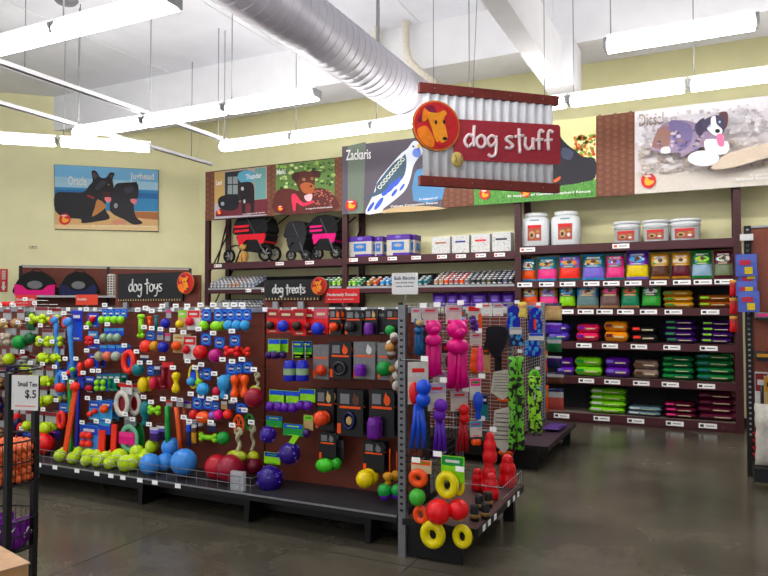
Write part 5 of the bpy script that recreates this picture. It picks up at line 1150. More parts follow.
I('red_stick', 'dog toy', 'short coral rubber stick beside the red squeaker card', (79.5, 362, 86, 376), [('x', 'snow', None, 'coral')])
I('squeaker_card', 'dog toy', 'dark card with a crimson squeaky toy above the red-balled cards', (85, 376, 95, 393), [('card', 'card', None, ('navy', 'blue', 'white')), ('squeaker', 'oval', (87, 385, 95, 391), (210, 30, 60))])
for i in range(4):
    x = 96 + i * 6; I('ball_pack', 'ball pack', ['teal card with lime balls, first of the green-balled packs', 'teal card with lime balls, second of the green-balled packs', 'teal narrow card next to the lime-balled packs', 'teal narrow card touching the red disc packaging'][i], (x, 374, x + 6.5, 391), [('card', 'card', None, (['blue', 'blue', 'teal', 'teal'][i], 'teal', 'white'))] + ([('balls', 'grid', (x, 379, x + 6, 391), 'lime', dict(n=(1, 2)))] if i < 2 else [('stick', 'vbone', (x + 1, 378, x + 5, 390), 'green')]), i < 2, None)
I('ball_card', 'dog toy', 'blue card with two small coral balls, left of pair', (89, 401, 99.5, 420), [('card', 'card', None, ('sky', 'blue', 'white')), ('ball', 'ball', (89, 411, 94.5, 417), 'coral'), ('ball', 'ball', (94, 408, 99.5, 413.5), 'coral')])
I('ball_card', 'dog toy', 'blue card with one orange ball, right of pair', (100, 401, 112, 420.5), [('card', 'card', None, ('sky', 'blue', 'white')), ('ball', 'ball', (103, 404, 111, 413), 'orange')])
I('ball_card', 'dog toy', 'blue blister pack of four coral balls above the tennis balls', (80, 425, 98, 451), [('card', 'card', None, ('ball_blue', 'blue', 'white')), ('balls', 'grid', (81, 431, 96, 447), 'coral', dict(n=(2, 2)))])
I('bumper_toy', 'dog toy', 'coral stick bumper with blue end, beside the four-ball pack', (97, 424, 109, 459), [('header_card', 'card', (99, 421, 110, 434), ('blue', 'sky')), ('bumper', 'flatstick', (98, 430, 107.5, 456), 'coral', dict(tw=.9, dx=.3)), ('blue_end', 'oval', (96, 453, 103, 460), 'ball_blue')])
I('bumper_toy', 'dog toy', 'coral stick bumper just left of the green-rimmed pack', (111, 424, 118.5, 457), [('x', 'flatstick', None, 'coral', dict(tw=.9, dx=.3))])
I('bumper_bag', 'dog toy', 'large red and blue soft toy pack above the bin, left one', (19, 431, 38, 453), [('pack', 'bag', None, ['red', 'navy', 'blue'])]); I('bumper_bag', 'dog toy', 'large red and blue soft toy pack above the bin, right one', (36, 431, 63, 453), [('pack', 'football', None, 'red'), ('header_card', 'card', (41, 430, 60, 439), ('navy', 'royal', 'coral'))])
# plush toys at the far left
for (x0, y0, x1, y1, shp, c, cat, lab) in (
 (1, 318, 13, 330, 'tennisanimal', ['tan', 'red'], 'plush toy', 'cream and red plush at the far left of the top row'), (15, 318, 26, 329, 'tennisanimal', [(190, 150, 110), 'brown'], 'plush toy', 'tan plush head next to the cream one, top row'),
 (28, 312, 36, 330, 'bag', ['dgreen', 'black', 'dgreen'], 'dog toy', 'dark green bagged toy left of the upper felt bone'),
 (18, 335, 32, 349, 'ball', 'green', 'ball', 'green ball at the left, the brighter one'), (29, 332, 40, 344, 'ball', 'dgreen', 'ball', 'darker green ball right of the bright green one'),
 (3, 333, 18, 345, 'hbone', [(190, 176, 160), 'brown'], 'plush toy', 'pale plush bone at the far left, second row'), (8, 353, 20, 364, 'ball', 'tennis', 'ball', 'lime ball above the navy plush'), (9, 363, 22, 387, 'blob', ['navy', 'dpurple'], 'plush toy', 'navy plush hanging under the lime ball'),
 (0, 354, 8, 366, 'tennisanimal', ['tan', 'brown'], 'plush toy', 'tan plush at the picture edge, third row'), (-2, 375, 7, 392, 'blob', ['tan', 'brown'], 'plush toy', 'brown plush at the picture edge beside the stand'), (8, 412, 20, 445, 'blob', ['maroon', 'dbrown'], 'plush toy', 'dark maroon plush seen between the stand uprights'),
 (0, 395, 8, 420, 'blob', ['brown', 'navy'], 'plush toy', 'navy and brown plush left of the price sign'), (18, 412, 27, 447, 'blob', ['navy', 'red'], 'plush toy', 'navy and red plush under the price sign'), (20, 350, 34, 362, 'blob', ['lgrey', 'darkred'], 'dog toy', 'grey and dark red carded toys above the felt animal'), (-6, 425, 6, 450, 'blob', ['tan', 'maroon'], 'plush toy', 'tan plush low at the picture edge')):
    I('plush_toy' if cat == 'plush toy' else 'dog_toy', cat, lab, (x0, y0 - 9, x1, y1), [hdr((x0 + 2, y0 - 9, x1 - 2, y0 + 2), 'lgrey', 'darkred'), ('toy', shp, (x0, y0, x1, y1), c)])
# bin balls
def binball(px, py, r, col, label, group, Y, seam=0):
    C_ = P(px, py, Y=Y); rr = r * proj(C_)[2] / F; C_.z = max(C_.z, ZD + rr + .001); mb = MB(Matrix.Translation(C_)); mb.ell((0, 0, 0), (rr, rr, rr), K(col, .7 if seam else .35), 20, 14)
    if seam:
        pts = []
        for i in range(32):
            a = 2 * math.pi * i / 32; v_ = Vector((math.cos(a) * .9, .62 * math.sin(2 * a) * .7, math.sin(a) * .9)).normalized() * rr * 1.003; pts.append(Matrix.Rotation(px * 1.7, 3, 'X') @ Matrix.Rotation(px, 3, 'Z') @ v_)
        mb.tube(pts, rr * .045, K('white'), 5, True)
    tag(mb.build('tennis_ball' if seam else 'rubber_ball'), label, 'ball', group)
for px, py, r, Y, l in ((150, 468, 10.5, YE + .1, 'sky blue rubber ball in the bin, nearest the tennis balls'), (165, 462, 8.8, YE + .2, 'smaller sky blue rubber ball between the two bigger ones'), (184, 462, 13.3, YE + .13, 'largest sky blue rubber ball in the bin'), (171, 447, 9.5, YI + .02, 'sky blue rubber ball raised behind, under the green stick')):
    binball(px, py, r, 'ball_blue', l, 'blue rubber balls', Y)
binball(217, 467, 12.6, (176, 26, 48), 'crimson rubber ball in the bin right of the blue ones', None, YE + .2)
for px, py, r, Y in ((60, 462, 7, YE + .1), (73, 463, 7, YE + .09), (64, 453, 6, YE + .24), (79, 452, 6.5, YE + .25), (88, 456, 7.5, YE + .2), (86, 467, 6.5, YE + .08), (98, 466, 7, YE + .1), (96, 455, 6.5, YE + .24), (105, 460, 7.5, YE + .2), (110, 468, 7.5, YE + .09), (119, 459, 9, YE + .2), (126, 467, 8.5, YE + .09), (113, 457, 6.5, YE + .3), (132, 462, 8.5, YE + .12), (137, 452, 7.5, YE + .27), (141, 461, 7.5, YE + .2), (152, 446, 7, YI + .04), (146, 455, 7, YE + .3), (70, 455, 6, YE + .3)):
    binball(px, py, r * (.86 if px < 112 else .97), 'tennis', 'lime tennis ball in the wire bin', 'tennis balls in the wire bin', Y, 1)

# ---------------------------------------------------------------- treat-side toys
def red_card(x0, y0, x1, y1, col, lab, ball=None, Y=None): I('red_card_toy', 'dog toy', lab, (x0, y0, x1, y1), [('card', 'card', None, ('red', (150, 20, 34), 'cream')), ('ball', 'ball', ball, col)], True, None, Y)
red_card(267, 309, 278.5, 333, 'dbrown', 'red card with a dark brown ball, first in the treat side top row', (268.5, 321, 277, 330))
red_card(279, 310, 293, 333, (40, 60, 190), 'red card with a blue ball, treat side top row', (280, 320, 292, 332))
red_card(293, 309, 306, 335.5, 'dbrown', 'red card with two stacked brown balls, treat side top row', (294.5, 321, 304, 331))
red_card(305, 311, 314, 333, 'darkred', 'red card with a dark red ball behind its neighbours', (306, 322, 313, 330), YI + .04)
I('red_card_toy', 'dog toy', 'pair of pink cards above one big blue ball', (314, 309, 328, 336), [('card', 'card', (314, 309, 328, 334), ('red', (200, 90, 110), 'cream')), ('ball', 'ball', (314.5, 321.5, 326.5, 335.5), (36, 60, 200))])
def bc(x0, y0, x1, y1, dogc, toyshape, tb, tc, lab, base='black', Y=None): return I('black_card_toy', 'dog toy', lab, (x0, y0, x1, y1), [('card', 'blackcard', None, (base, dogc)), ('toy', toyshape, tb, tc)], True, None, Y)
bc(329, 309, 341, 335, 'orange', 'ball', (331, 322, 340, 331.5), (234, 84, 40), 'black card with an orange ball, top row')
bc(345, 310, 361.5, 335.5, 'grey', 'ball', (346, 322, 357, 332), 'charcoal', 'black card with a dark ball, top row')
bc(364.6, 309, 377, 335, 'tan', 'can', (366, 323, 376, 334), (110, 40, 150), 'black card with a purple cylinder toy, top row')
I('black_card_toy', 'dog toy', 'plain black card seen between purple and green top-row cards', (377.5, 310, 386, 335), [('card', 'card', None, ('black', 'charcoal', 'grey'))], Y=YI + .04)
bc(386, 309, 399, 334, 'brown', 'ball', (387, 325, 397, 335.5), 'green', 'black card with a green ball, right end of top row')
for i, (x0, x1) in enumerate(((268, 280), (277, 288), (292, 303), (301, 312))):
    I('treat_pouch', 'treat pouch', ['blue, lime and purple pouch at the left of the second treat row', 'blue, lime and purple pouch overlapping the leftmost one', 'blue and lime pouch hanging above the patterned box, left', 'blue and lime pouch above the patterned box, right'][i], (x0, 339, x1, 360), [('header', 'card', (x0, 339, x1, 352), ('lime', 'blue', 'blue')), ('balls', 'net', (x0, 350, x1, 360), 'dpurple', dict(n=2))] if i < 2 else [('pouch', 'card', (x0, 341, x1, 358), ('green', 'royal', 'lime'))] + [('base', 'card', (x0, 352, x1, 358), ('dgreen', 'lime'))], i in (0, 2), None, YI + (.04 if i % 2 else 0))
for i, x in enumerate((287, 299.5)):
    I('puzzle_box', 'dog toy', ['dark blue barrel toy with white dotted band, left one', 'dark blue barrel toy with white dotted band, right one'][i], (x, 344, x + 13, 380), [('cord', 'stick', (x + 5, 343, x + 7, 362), 'lgrey', dict(r=.004)), ('barrel', 'can', (x, 360, x + 13, 380), ['royal', (150, 180, 140)])], False, None, YI - .02 * i)
bc(313, 345, 328.5, 379, 'grey', 'ball', (318, 364, 329, 375.5), (206, 70, 36), 'grey card with an orange-brown ball, second row', 'grey')
bc(329.5, 342, 351, 379, 'orange', 'ring', (332, 361, 348, 376), ['charcoal', 'black'], 'black card with a black ring toy, second row')
bc(353.5, 342, 375, 379, 'white', 'can', (357, 364, 369, 375), (110, 30, 160), 'grey card with a purple cylinder, second row', 'grey')
bc(377.5, 343, 395, 380, 'tan', 'ball', (379.5, 360, 394, 376), (20, 140, 60), 'grey card with a large green ball, second row', 'grey')
I('plush_toy', 'plush toy', 'brown and white plush with tan ball beside the end post, upper', (389, 332, 401.5, 360), [('body', 'blob', None, [(96, 66, 50), 'offwhite']), ('ball', 'ball', (390, 342, 399, 351.5), (200, 150, 80), dict(y=-.05))], Y=YI - .05)
I('plush_toy', 'plush toy', 'brown and white plush hanging by the end post, lower', (394, 359, 406, 395), [('body', 'blob', None, [(120, 84, 60), 'offwhite']), ('ball', 'ball', (393, 364, 400, 373), (150, 110, 60), dict(y=-.04))], Y=YI - .05)
for i, (x0, x1, y) in enumerate(((269, 286, 390), (284, 300, 391), (299, 315, 389))):
    I('treat_pouch', 'treat pouch', ['blue and lime pouch with purple balls at the left of the third treat row', 'blue and lime pouch with purple balls in the middle of three', 'blue and lime pouch with purple balls next to the black card'][i], (x0, y, x1, y + 20), [('header', 'card', (x0, y, x1, y + 13), ('lime', 'blue', 'blue')), ('balls', 'net', (x0, y + 11, x1, y + 21), 'purple', dict(n=2))])
bc(315.6, 389, 333.5, 430, 'tan', 'ball', (317.5, 409, 331, 426), (232, 84, 40), 'black card with a ridged orange ball, third row')
bc(337, 390, 363, 436, 'brown', 'ring', (342, 411, 357, 430), ['navy', 'tan'], 'wide black card with a dark ring toy, third row')
bc(369, 390, 394, 437, 'orange', 'can', (370, 417, 384, 437), (104, 26, 140), 'black card with a purple cylinder, third row')
I('glitter_ball', 'dog toy', 'purple glitter ball with green header, upper left of the group', (263.5, 416, 281, 441), [hdr((266, 416, 282, 427), 'green', 'blue', 'lime'), ('ball', 'glitter', (264, 425, 281, 441.5), [(60, 30, 140), 'lilac'])])
I('glitter_ball', 'dog toy', 'big purple glitter ball hanging lowest beside the bin', (262.5, 453, 290, 489), [hdr((264, 453, 280, 464.5), 'lime', 'royal', 'green'), ('ball', 'glitter', (264, 463, 289.6, 489), [(48, 24, 120), (90, 70, 190)])])
I('treat_pouch', 'treat pouch', 'lime and purple pouch overlapping the glitter balls', (282, 424, 304, 452), [('header', 'card', (283, 424, 303, 436), ('green', 'blue', 'lime')), ('lime_stripe', 'flatstick', (282, 435, 303, 451), 'lime', dict(dx=.8, tw=.35))], Y=YI - .03)
I('glitter_ball', 'dog toy', 'two-lobed purple glitter toy right of the lime stripe pouch', (283, 438, 306, 463), [('x', 'glitter', (284, 441, 306, 462), [(50, 26, 120), 'lilac'])], False, Y=YI + .03)
I('treat_pouch', 'treat pouch', 'tan and lime pouch with a purple ball beside the orange-ball card', (303.5, 414, 313, 437), [('header', 'card', (303.5, 415, 313, 430), ('tan', 'lime', 'green')), ('balls', 'ball', (304.5, 428, 313, 437), 'dpurple')])
I('black_card_toy', 'dog toy', 'black card with a green oval toy, fourth row left', (318, 432, 337, 471), [('card', 'blackcard', (319, 433, 336, 460), ('black', 'grey')), ('oval', 'oval', (318, 457, 337, 471), (70, 190, 40))])
I('black_card_toy', 'dog toy', 'black card with a green oval toy behind the first', (334, 437, 345, 469), [('card', 'card', (334, 440, 344, 460), ('black', 'charcoal')), ('oval', 'oval', (333, 457, 344.5, 468.5), (50, 160, 40))], Y=YI + .04)
I('black_card_toy', 'dog toy', 'black card above a yellow nubby ball, fourth row', (362, 442, 383, 488), [('card', 'blackcard', (363, 442, 384, 472), ('black', 'grey')), ('ball', 'ball', (360.5, 467.5, 377, 487.5), 'yellow')])
I('bulb_toy', 'dog toy', 'yellow bulb toy on an orange cord beside the end post', (385, 449, 396, 483), [('cord', 'stick', (389, 449, 391, 473), 'orange', dict(r=.004)), ('bulb', 'snow', (385, 471, 396, 483), 'gold')], Y=YI - .03)
I('bulb_toy', 'dog toy', 'yellow bulb toy behind, next to the end post', (393, 452, 402, 480), [('cord', 'stick', (396, 452, 398, 471), 'orange', dict(r=.004)), ('bulb', 'ball', (393, 469, 402, 480), 'gold')], Y=YI + .02)
for i, (x0, x1) in enumerate(((380, 395), (394, 406))):
    I('green_purple_ball', 'dog toy', ['green and purple ball hanging low beside the yellow bulb', 'green and purple ball hanging low against the end post'][i], (x0, 481, x1, 499), [('top_half', 'ball', (x0, 482, x1, 496), 'green'), ('lower_half', 'ball', (x0 + 1, 486, x1 - .5, 499), 'purple')], False, Y=YI - .04)
mb = MB()
for q in hooks:
    pass
hooks = [q for q in hooks if q.x > X0]
hooks = hooks[:95]
for q in hooks:
    mb = MB(); mb.tube([(q.x, YG, q.z + .01), (q.x, q.y - .06, q.z + .01), (q.x, q.y - .07, q.z + .018)], .0028, M_METAL, 5); h_ = mb.build('peg_hook', GON)
    mb = MB(); mb.box((q.x, q.y - .073, q.z + .022), (.06, .003, .034), M_TAG); mb.box((q.x, q.y - .0755, q.z + .022), (.03, .002, .008), M_TAGP); mb.build('price_tag', h_)

# ---------------------------------------------------------------- signs on top of the gondola
def top_sign(x0, y0, x1, y1, txt, label, ex, board_box, er=11.5):
    Y = YG; c = P((x0 + x1) / 2, y1, Y=Y); t = thing('section_sign', label, 'sign', (c.x, Y, ZT + .005)); s = proj(c)[2] / F
    bx0, by0, bx1, by1 = board_box
    A = P(bx0, by1, Y=Y); B_ = P(bx1, by0, Y=Y)
    mb = MB(); mb.box2((A.x, Y + .0, ZT + .006), (B_.x, Y + .02, B_.z), M_PANEL); mb.build('backing_board', t)
    A = P(x0, y1, Y=Y - .02); B_ = P(x1, y0, Y=Y - .02)
    z0, z1 = ZT + .06, B_.z
    mb = MB(); mb.box2((A.x, Y - .022, z0), (B_.x, Y - .002, z1), K('black', .6, noise=.2)); 
    n_ = int((B_.x - A.x) / .03)
    for i in range(n_):
        xx = A.x + .01 + i * .03; mb.add([(xx, Y - .024, z0 + .004), (xx + .016, Y - .024, z0 + .004), (xx + .008, Y - .024, z0 + .024)], [(0, 1, 2)], K('tan'))
    mb.build('name_board', t)
    wt = (B_.x - A.x) * (.52 if txt == 'dog toys' else .6); mb = MB(); hand_text(mb, txt, Vector((A.x + (B_.x - A.x) * (.19 if txt == 'dog toys' else .16), Y - .027, z0 + (z1 - z0) * .34)), X1, Vector((0, 0, 1)), wt, K('white'), .006, 5); mb.build('lettering', t)
    ec = P(ex[0], ex[1], Y=Y - .05); er_ = er * s; mb = emblem(t, ec, X1, Vector((0, 0, 1)), NB, er_, .012); mb.build('dog_emblem', t)
    for xx in (A.x + .12, B_.x - .16): mb = MB(); mb.box((xx, Y - .03, ZT + .02), (.05, .03, .06), M_METAL); mb.build('bracket', t)
top_sign(117.5, 272, 183, 296, 'dog toys', 'black section sign reading dog toys with a round emblem', (185.5, 283), (115.5, 275, 200, 304), 10.5)
top_sign(264.5, 279, 320, 296, 'dog treats', 'black section sign reading dog treats with a round emblem', (319, 286), (264, 280, 328, 303), 8.8)
def slip(box, lines, label, col='red', tcol='white', stand=True, Y=YG - .03):
    x0, y0, x1, y1 = box; A = P(x0, y1, Y=Y); B_ = P(x1, y0, Y=Y); c = ((A.x + B_.x) / 2, Y, ZT + .006)
    t = thing('paper_sign', label, 'sign', c); mb = MB(); mb.box2((A.x, Y - .003, A.z), (B_.x, Y, B_.z), K(col, .5, noise=.03)); mb.build('card', t)
    mb = MB(); H = B_.z - A.z; Wd = B_.x - A.x
    for (tx, f0, f1, g0, g1) in lines: put_text(mb, tx, Vector((A.x + Wd * f0, Y - .0042, A.z + H * g0)), X1, Vector((0, 0, 1)), Wd * (f1 - f0), H * (g1 - g0), K(tcol, .5, noise=0))
    mb.build('lettering', t)
    mb = MB(); mb.tube([((A.x + B_.x) / 2, Y + .004, ZT), ((A.x + B_.x) / 2, Y + .004, max(A.z + H * .3, ZT + .03))], .005, M_METAL, 6); mb.build('stem', t)
slip((325.5, 288.5, 359.5, 303), [('Moderately Durable', .06, .94, .42, .7), ('for average chewers', .08, .84, .2, .32)], 'red card reading Moderately Durable on top of the gondola')
slip((15.5, 294.5, 36.5, 306), [('Extremely Durable', .05, .92, .42, .7), ('for strong chewers', .06, .6, .2, .32)], 'red card at the far left on top of the gondola', (206, 44, 40))
slip((76, 294.5, 98, 305), [('Durable', .08, .5, .45, .68)], 'red and orange card below the navy carrier', (214, 70, 40))
slip((392, 272.5, 418, 294.5), [('Bulk Biscuits', .1, .9, .68, .84), ('one of the many', .14, .86, .48, .6), ('tasty rewards', .16, .84, .32, .42)], 'white notice on a stem at the right end of the gondola', 'white', (60, 70, 110))
t = bpy.data.objects['paper_sign.003'] if 'paper_sign.003' in bpy.data.objects else None
c = P(3.5, 303, Y=YG - .05)
t = thing('plush_toy', 'red and white plush lying on top of the gondola at the far left', 'plush toy', c); 
for i, (dx, col_) in enumerate(((-.05, 'red'), (.02, 'red'), (.09, 'white'), (.14, 'red'))):
    mb = MB(); mb.ell((c.x + dx, YG - .0, ZT + .035), (.05, .04, .03), K(col_, .9), 12, 8); mb.build(['body', 'paw', 'head', 'tail'][i], t)

# ---------------------------------------------------------------- end caps
def endcap(label, y0, y1, panel_z=1.62, xe=XE, dep=.475, white=False, deckm=None):
    t = thing('end_cap_shelf', label, 'end cap shelf', (xe, (y0 + y1) / 2, 0)); my = M_DARKM
    for y in (y0, y1):
        mb = MB(); mb.box2((xe - .05, y - .025, 0), (xe, y + .025, panel_z), mat((116, 118, 122), .4, .4, name='grey_post'))
        for k in range(30): mb.box((xe - .025, y - .0265, .3 + k * .042), (.02, .004, .014), M_BLACK)
        mb.build('upright', t)
    mb = MB(); mw = K('lgrey', .4) if white else M_BLACK; r = .0022 if white else .0026
    k = y0
    while k <= y1 + .001: mb.tube([(xe + .004, k, .3), (xe + .004, k, panel_z)], r, mw, 4); k += .076 if not white else .1
    z = .3
    while z <= panel_z: mb.tube([(xe + .004, y0, z), (xe + .004, y1, z)], r, mw, 4); z += .05 if not white else .035
    mb.build('wire_grid', t)
    mb = MB(); mb.box2((xe - .02, y0 - .02, ZD - .05), (xe + dep, y1 + .02, ZD - .02), deckm or K((84, 60, 58), .5)); mb.build('base_shelf', t)
    mb = MB(); mb.box2((xe + dep, y0 - .02, ZD - .055), (xe + dep + .01, y1 + .02, ZD - .01), M_DARKM); mb.box2((xe - .02, y0 - .028, ZD - .05), (xe + dep, y0 - .02, ZD - .01), M_DARKM); mb.build('shelf_lip', t)
    mb = MB(); mb.box2((xe - .02, y0 + .0, 0.01), (xe + dep - .1, y0 + .025, ZD - .05), M_BLACK); mb.box2((xe + dep - .2, y0 + .025, .03), (xe + dep - .17, y1, ZD - .05), M_BLACK); mb.build('kick_plate', t)
    mb = MB(); mb.box2((xe + dep - .12, y1 - .1, 0), (xe + dep - .04, y1 - .04, ZD - .05), M_BLACK); mb.build('foot', t)
    return t
EC = endcap('near end cap of the toy gondola with black wire grid and base shelf', YE + .02, 5.08)
for f in (.1, .2, .32, .62, .75, .86):
    price_tag(EC, Vector((XE + .489, YE + 1.1 * f, ZD - .032)), .05, .035, Vector((1, 0, 0)), False)
mb = MB()
for z in (ZD + .02, ZD + .1): mb.tube([(XE + .47, 4.55, z), (XE + .47, 5.08, z)], .003, M_METAL, 5)
for k in range(12): mb.tube([(XE + .47, 4.55 + k * .048, ZD - .02), (XE + .47, 4.55 + k * .048, ZD + .1)], .002, M_METAL, 4)
mb.tube([(XE + .47, 4.55, ZD + .1), (XE + .05, 4.55, ZD + .1)], .003, M_METAL, 5)
mb.build('wire_fence', EC)
def E(name, cat, label, box, parts, X=XE + .1, yaw=38, hookto=True, group=None, ec=None):
    r = hang(name, cat, label, box, parts, dict(X=X), yaw, group)
    if hookto:
        q = P((box[0] + box[2]) / 2, box[1] - 1, X=X); e_ = ec or EC; xe = XE
        mb = MB(); mb.tube([(xe, q.y, q.z), (q.x + .04, q.y, q.z)], .003, M_METAL, 5); h_ = mb.build('peg_hook', e_)
        mb = MB(); mb.box((q.x + .045, q.y - .01, q.z + .01), (.045, .012, .032), M_TAG); mb.build('price_tag', h_)
    return r
wc = ('offwhite', (214, 190, 200), 'red')
E('wubba_toy', 'dog toy', 'teal long-tailed cloth dog toy nearest the end post', (412, 308, 423, 356), [hdr((411.5, 308, 421, 322), *wc), ('toy', 'wubba', (412.5, 318, 423, 355), [(20, 90, 140)]), ('face', 'ball', (413, 319, 420, 326), 'tan', dict(y=-.05))], X=XE + .08)
E('wubba_toy', 'dog toy', 'hot pink long-tailed cloth toy with two round lobes, left one', (421.5, 307, 441, 376), [hdr((422, 307, 438, 325), *wc), ('toy', 'wubba', (422, 319, 440, 376), [(232, 10, 140)])], X=XE + .1)
E('wubba_toy', 'dog toy', 'hot pink long-tailed cloth toy, larger right one', (443, 305, 467, 390), [hdr((446, 305, 462, 324), *wc), ('toy', 'wubba', (442, 318, 466, 389.5), [(232, 10, 140)])], X=XE + .18)
E('wubba_toy', 'dog toy', 'white card with red and royal blue long-armed toy', (408, 361, 429, 446), [('card', 'card', (408, 362, 428.5, 404), ('offwhite', 'offwhite', 'red')), ('red_body', 'oval', (408, 381, 418, 404), 'red'), ('ball', 'ball', (413, 378, 428, 394), 'blue', dict(y=-.03)), ('lower_ball', 'ball', (412, 391, 428, 405), 'blue', dict(y=-.03)), ('tails', 'arms', (407, 403, 425, 446), (24, 80, 190), dict(y=-.03))], X=XE + .12)
E('wubba_toy', 'dog toy', 'white card with purple long-armed cloth toy', (428, 382, 447, 456), [('card', 'card', (428, 383, 446, 411), ('offwhite', (190, 180, 210), 'red')), ('ball', 'ball', (431, 398, 445.5, 411), (116, 36, 180), dict(y=-.02)), ('lower_ball', 'ball', (430, 408, 444, 420), (104, 30, 170), dict(y=-.02)), ('tails', 'arms', (430, 416, 445, 456), (96, 36, 170), dict(y=-.02))], X=XE + .16)
E('wubba_toy', 'dog toy', 'white card with bright red long-armed cloth toy', (451, 391, 469, 450), [('card', 'card', (451, 391, 468, 411), ('offwhite', (200, 190, 200), 'red')), ('ball', 'ball', (456, 403, 467.5, 414), 'red', dict(y=-.02)), ('lower_ball', 'ball', (456, 412, 467.5, 422), 'red', dict(y=-.02)), ('tails', 'arms', (454, 419, 467, 450), (170, 20, 34), dict(y=-.02))], X=XE + .2)
E('wubba_toy', 'dog toy', 'royal blue cloth toy with green card right of the red one', (470, 378, 482, 420), [('card', 'card', (470, 378, 481, 400), ('offwhite', 'pink', 'green')), ('toy', 'snow', (471, 391, 481.5, 419), (30, 80, 200))], X=XE + .32)
E('rubber_snowman', 'dog toy', 'orange bulb-shaped rubber toy on the grid', (468, 333, 478, 372), [hdr((470, 333, 482, 346), *wc), ('toy', 'kong', (468, 347, 478, 372), 'orange')], X=XE + .26)
E('rubber_snowman', 'dog toy', 'pink three-lobed rubber toy right of the orange one', (475, 346, 482.5, 371), [('x', 'kong', None, 'pink')], X=XE + .33, hookto=False)
E('plush_toy', 'plush toy', 'small purple plush with orange strip near the grid top', (467, 308, 480, 332), [('card', 'card', (468, 306, 480, 320), ('offwhite', 'red')), ('toy', 'blob', (467, 315, 477, 332), ['purple', 'dpurple']), ('orange_strip', 'card', (477, 314, 480.5, 330), ('orange',), dict(y=-.03))], X=XE + .25)
E('carded_toy', 'dog toy', 'white and red carded toy between the two pink tails', (441, 342, 455, 372), [('card', 'card', None, ('offwhite', 'maroon', 'red')), ('toy', 'oval', (444, 353, 453, 369), 'maroon')], X=XE + .03)
E('carded_toy', 'dog toy', 'white carded toy with green and pink bits below the left pink tail', (433, 372, 446, 384), [('card', 'card', None, ('offwhite', 'lilac', 'red'))], X=XE + .05, hookto=False)
E('carded_toy', 'dog toy', 'blue-green carded toy under the pink tails, over the red one', (468, 420, 483, 446), [('card', 'card', (470, 421, 482, 437), ('offwhite', 'sky', 'red')), ('toy', 'net', (470, 437, 480, 446), 'orange', dict(n=2))], X=XE + .3)
E('carded_toy', 'dog toy', 'white and grey carded toys high on the grid behind the pink ones', (455, 309, 466, 330), [('card', 'card', None, ('offwhite', 'grey', 'red')), ('toy', 'oval', (457, 318, 465, 329), 'lilac')], X=XE + .02, hookto=False)
# tug toys at the near corner
def tug(label, box, ring1, ball, ring2, c1, cb, card=None, X=XE + .12):
    parts = ([('card', 'card', card[0], card[1], dict(y=.02))] if card else []) + [('upper_ring', 'tugring', ring1, c1), ('ball', 'ball', ball, cb), ('lower_ring', 'tugring', ring2, c1)]
    r_ = hang('tug_toy', 'dog toy', label, box, parts, dict(Y=X), 0)
    q = P((box[0] + box[2]) / 2, box[1] - 1, Y=X)
    mb = MB(); mb.tube([(q.x, YE + .0, q.z), (q.x, X - .06, q.z), (q.x, X - .065, q.z + .01)], .003, M_METAL, 5); mb.tube([(XE - .02, YE, q.z), (q.x + .01, YE, q.z)], .005, M_DARKM, 5); h_ = mb.build('peg_hook', EC)
    mb = MB(); mb.box((q.x, X - .068, q.z + .014), (.055, .003, .032), M_TAG); mb.build('price_tag', h_)
tug('yellow and red round tug toy hanging at the end cap corner, front one', (421, 455, 462, 548), (436.5, 469, 461, 497), (430, 496, 455, 521), (421, 519.5, 448, 548), (236, 220, 20), (226, 26, 36), ((440, 456, 463, 482), ('lime', 'green', 'white')), YE - .08)
tug('yellow and red round tug toy just behind the front one', (452, 470, 475, 547), (454, 472, 466, 496), (452, 495.5, 471, 519), (453, 523, 474, 547), (236, 220, 20), (220, 24, 36), None, YE - .03)
tug('orange and green round tug toy next to the end post', (409.5, 461, 431, 522), (409.5, 468, 430, 487), (412, 486.5, 428.5, 504), (413.5, 504, 430.5, 522.5), (240, 92, 30), (70, 176, 60), ((410, 461, 430, 474), ('cream', 'orange', 'green')), YE - .07)
# red snowman toys on the base shelf
def redk(box, X, label, rest=True):
    x0, y0, x1, y1 = box; C_ = P((x0 + x1) / 2, y1, X=X); s = proj(C_)[2] / F; h = (y1 - y0) * s; w = (x1 - x0) * s
    if rest: C_.z = ZD - .02
    mb = MB(Matrix.Translation(C_ + Vector((0, w / 2, h / 2)))); shape(mb, 'kong', w, h, 1, (222, 26, 40), {}); tag(mb.build('rubber_snowman'), label, 'dog toy', 'red rubber snowman toys')
redk((498, 461, 517, 494), XE + .38, 'largest red rubber snowman toy, rightmost on the end cap base'); redk((481, 461, 497, 496), XE + .3, 'red rubber snowman toy behind the white tag')
redk((471, 474, 484, 496), XE + .2, 'small red rubber snowman toy nearest the tug toys'); redk((484, 473, 499, 499), XE + .36, 'red rubber snowman toy in front of the wire fence')
E('rubber_snowman', 'dog toy', 'red rubber snowman toy hanging above the ones on the base', (480, 431, 494.5, 461), [('x', 'kong', None, (222, 26, 40))], X=XE + .38)
for i, (px, py) in enumerate(((473, 522), (484, 520), (478, 511), (487, 508))):
    C_ = P(px, py, Z=ZD - .02); mb = MB(Matrix.Translation((C_.x, C_.y + .03, ZD - .02 + .05))); mb.lathe([(.028, -.05), (.03, -.045), (.03, .02), (.026, .03), (.027, .05), (0, .05)], (0, 0, 0), K('black'), 14); mb.lathe([(.031, -.03), (.031, -.005)], (0, 0, 0), K((150, 116, 60)), 14); tag(mb.build('treat_jar'), 'small black jar with tan label on the end cap base', 'jar', 'black jars on the end cap base')

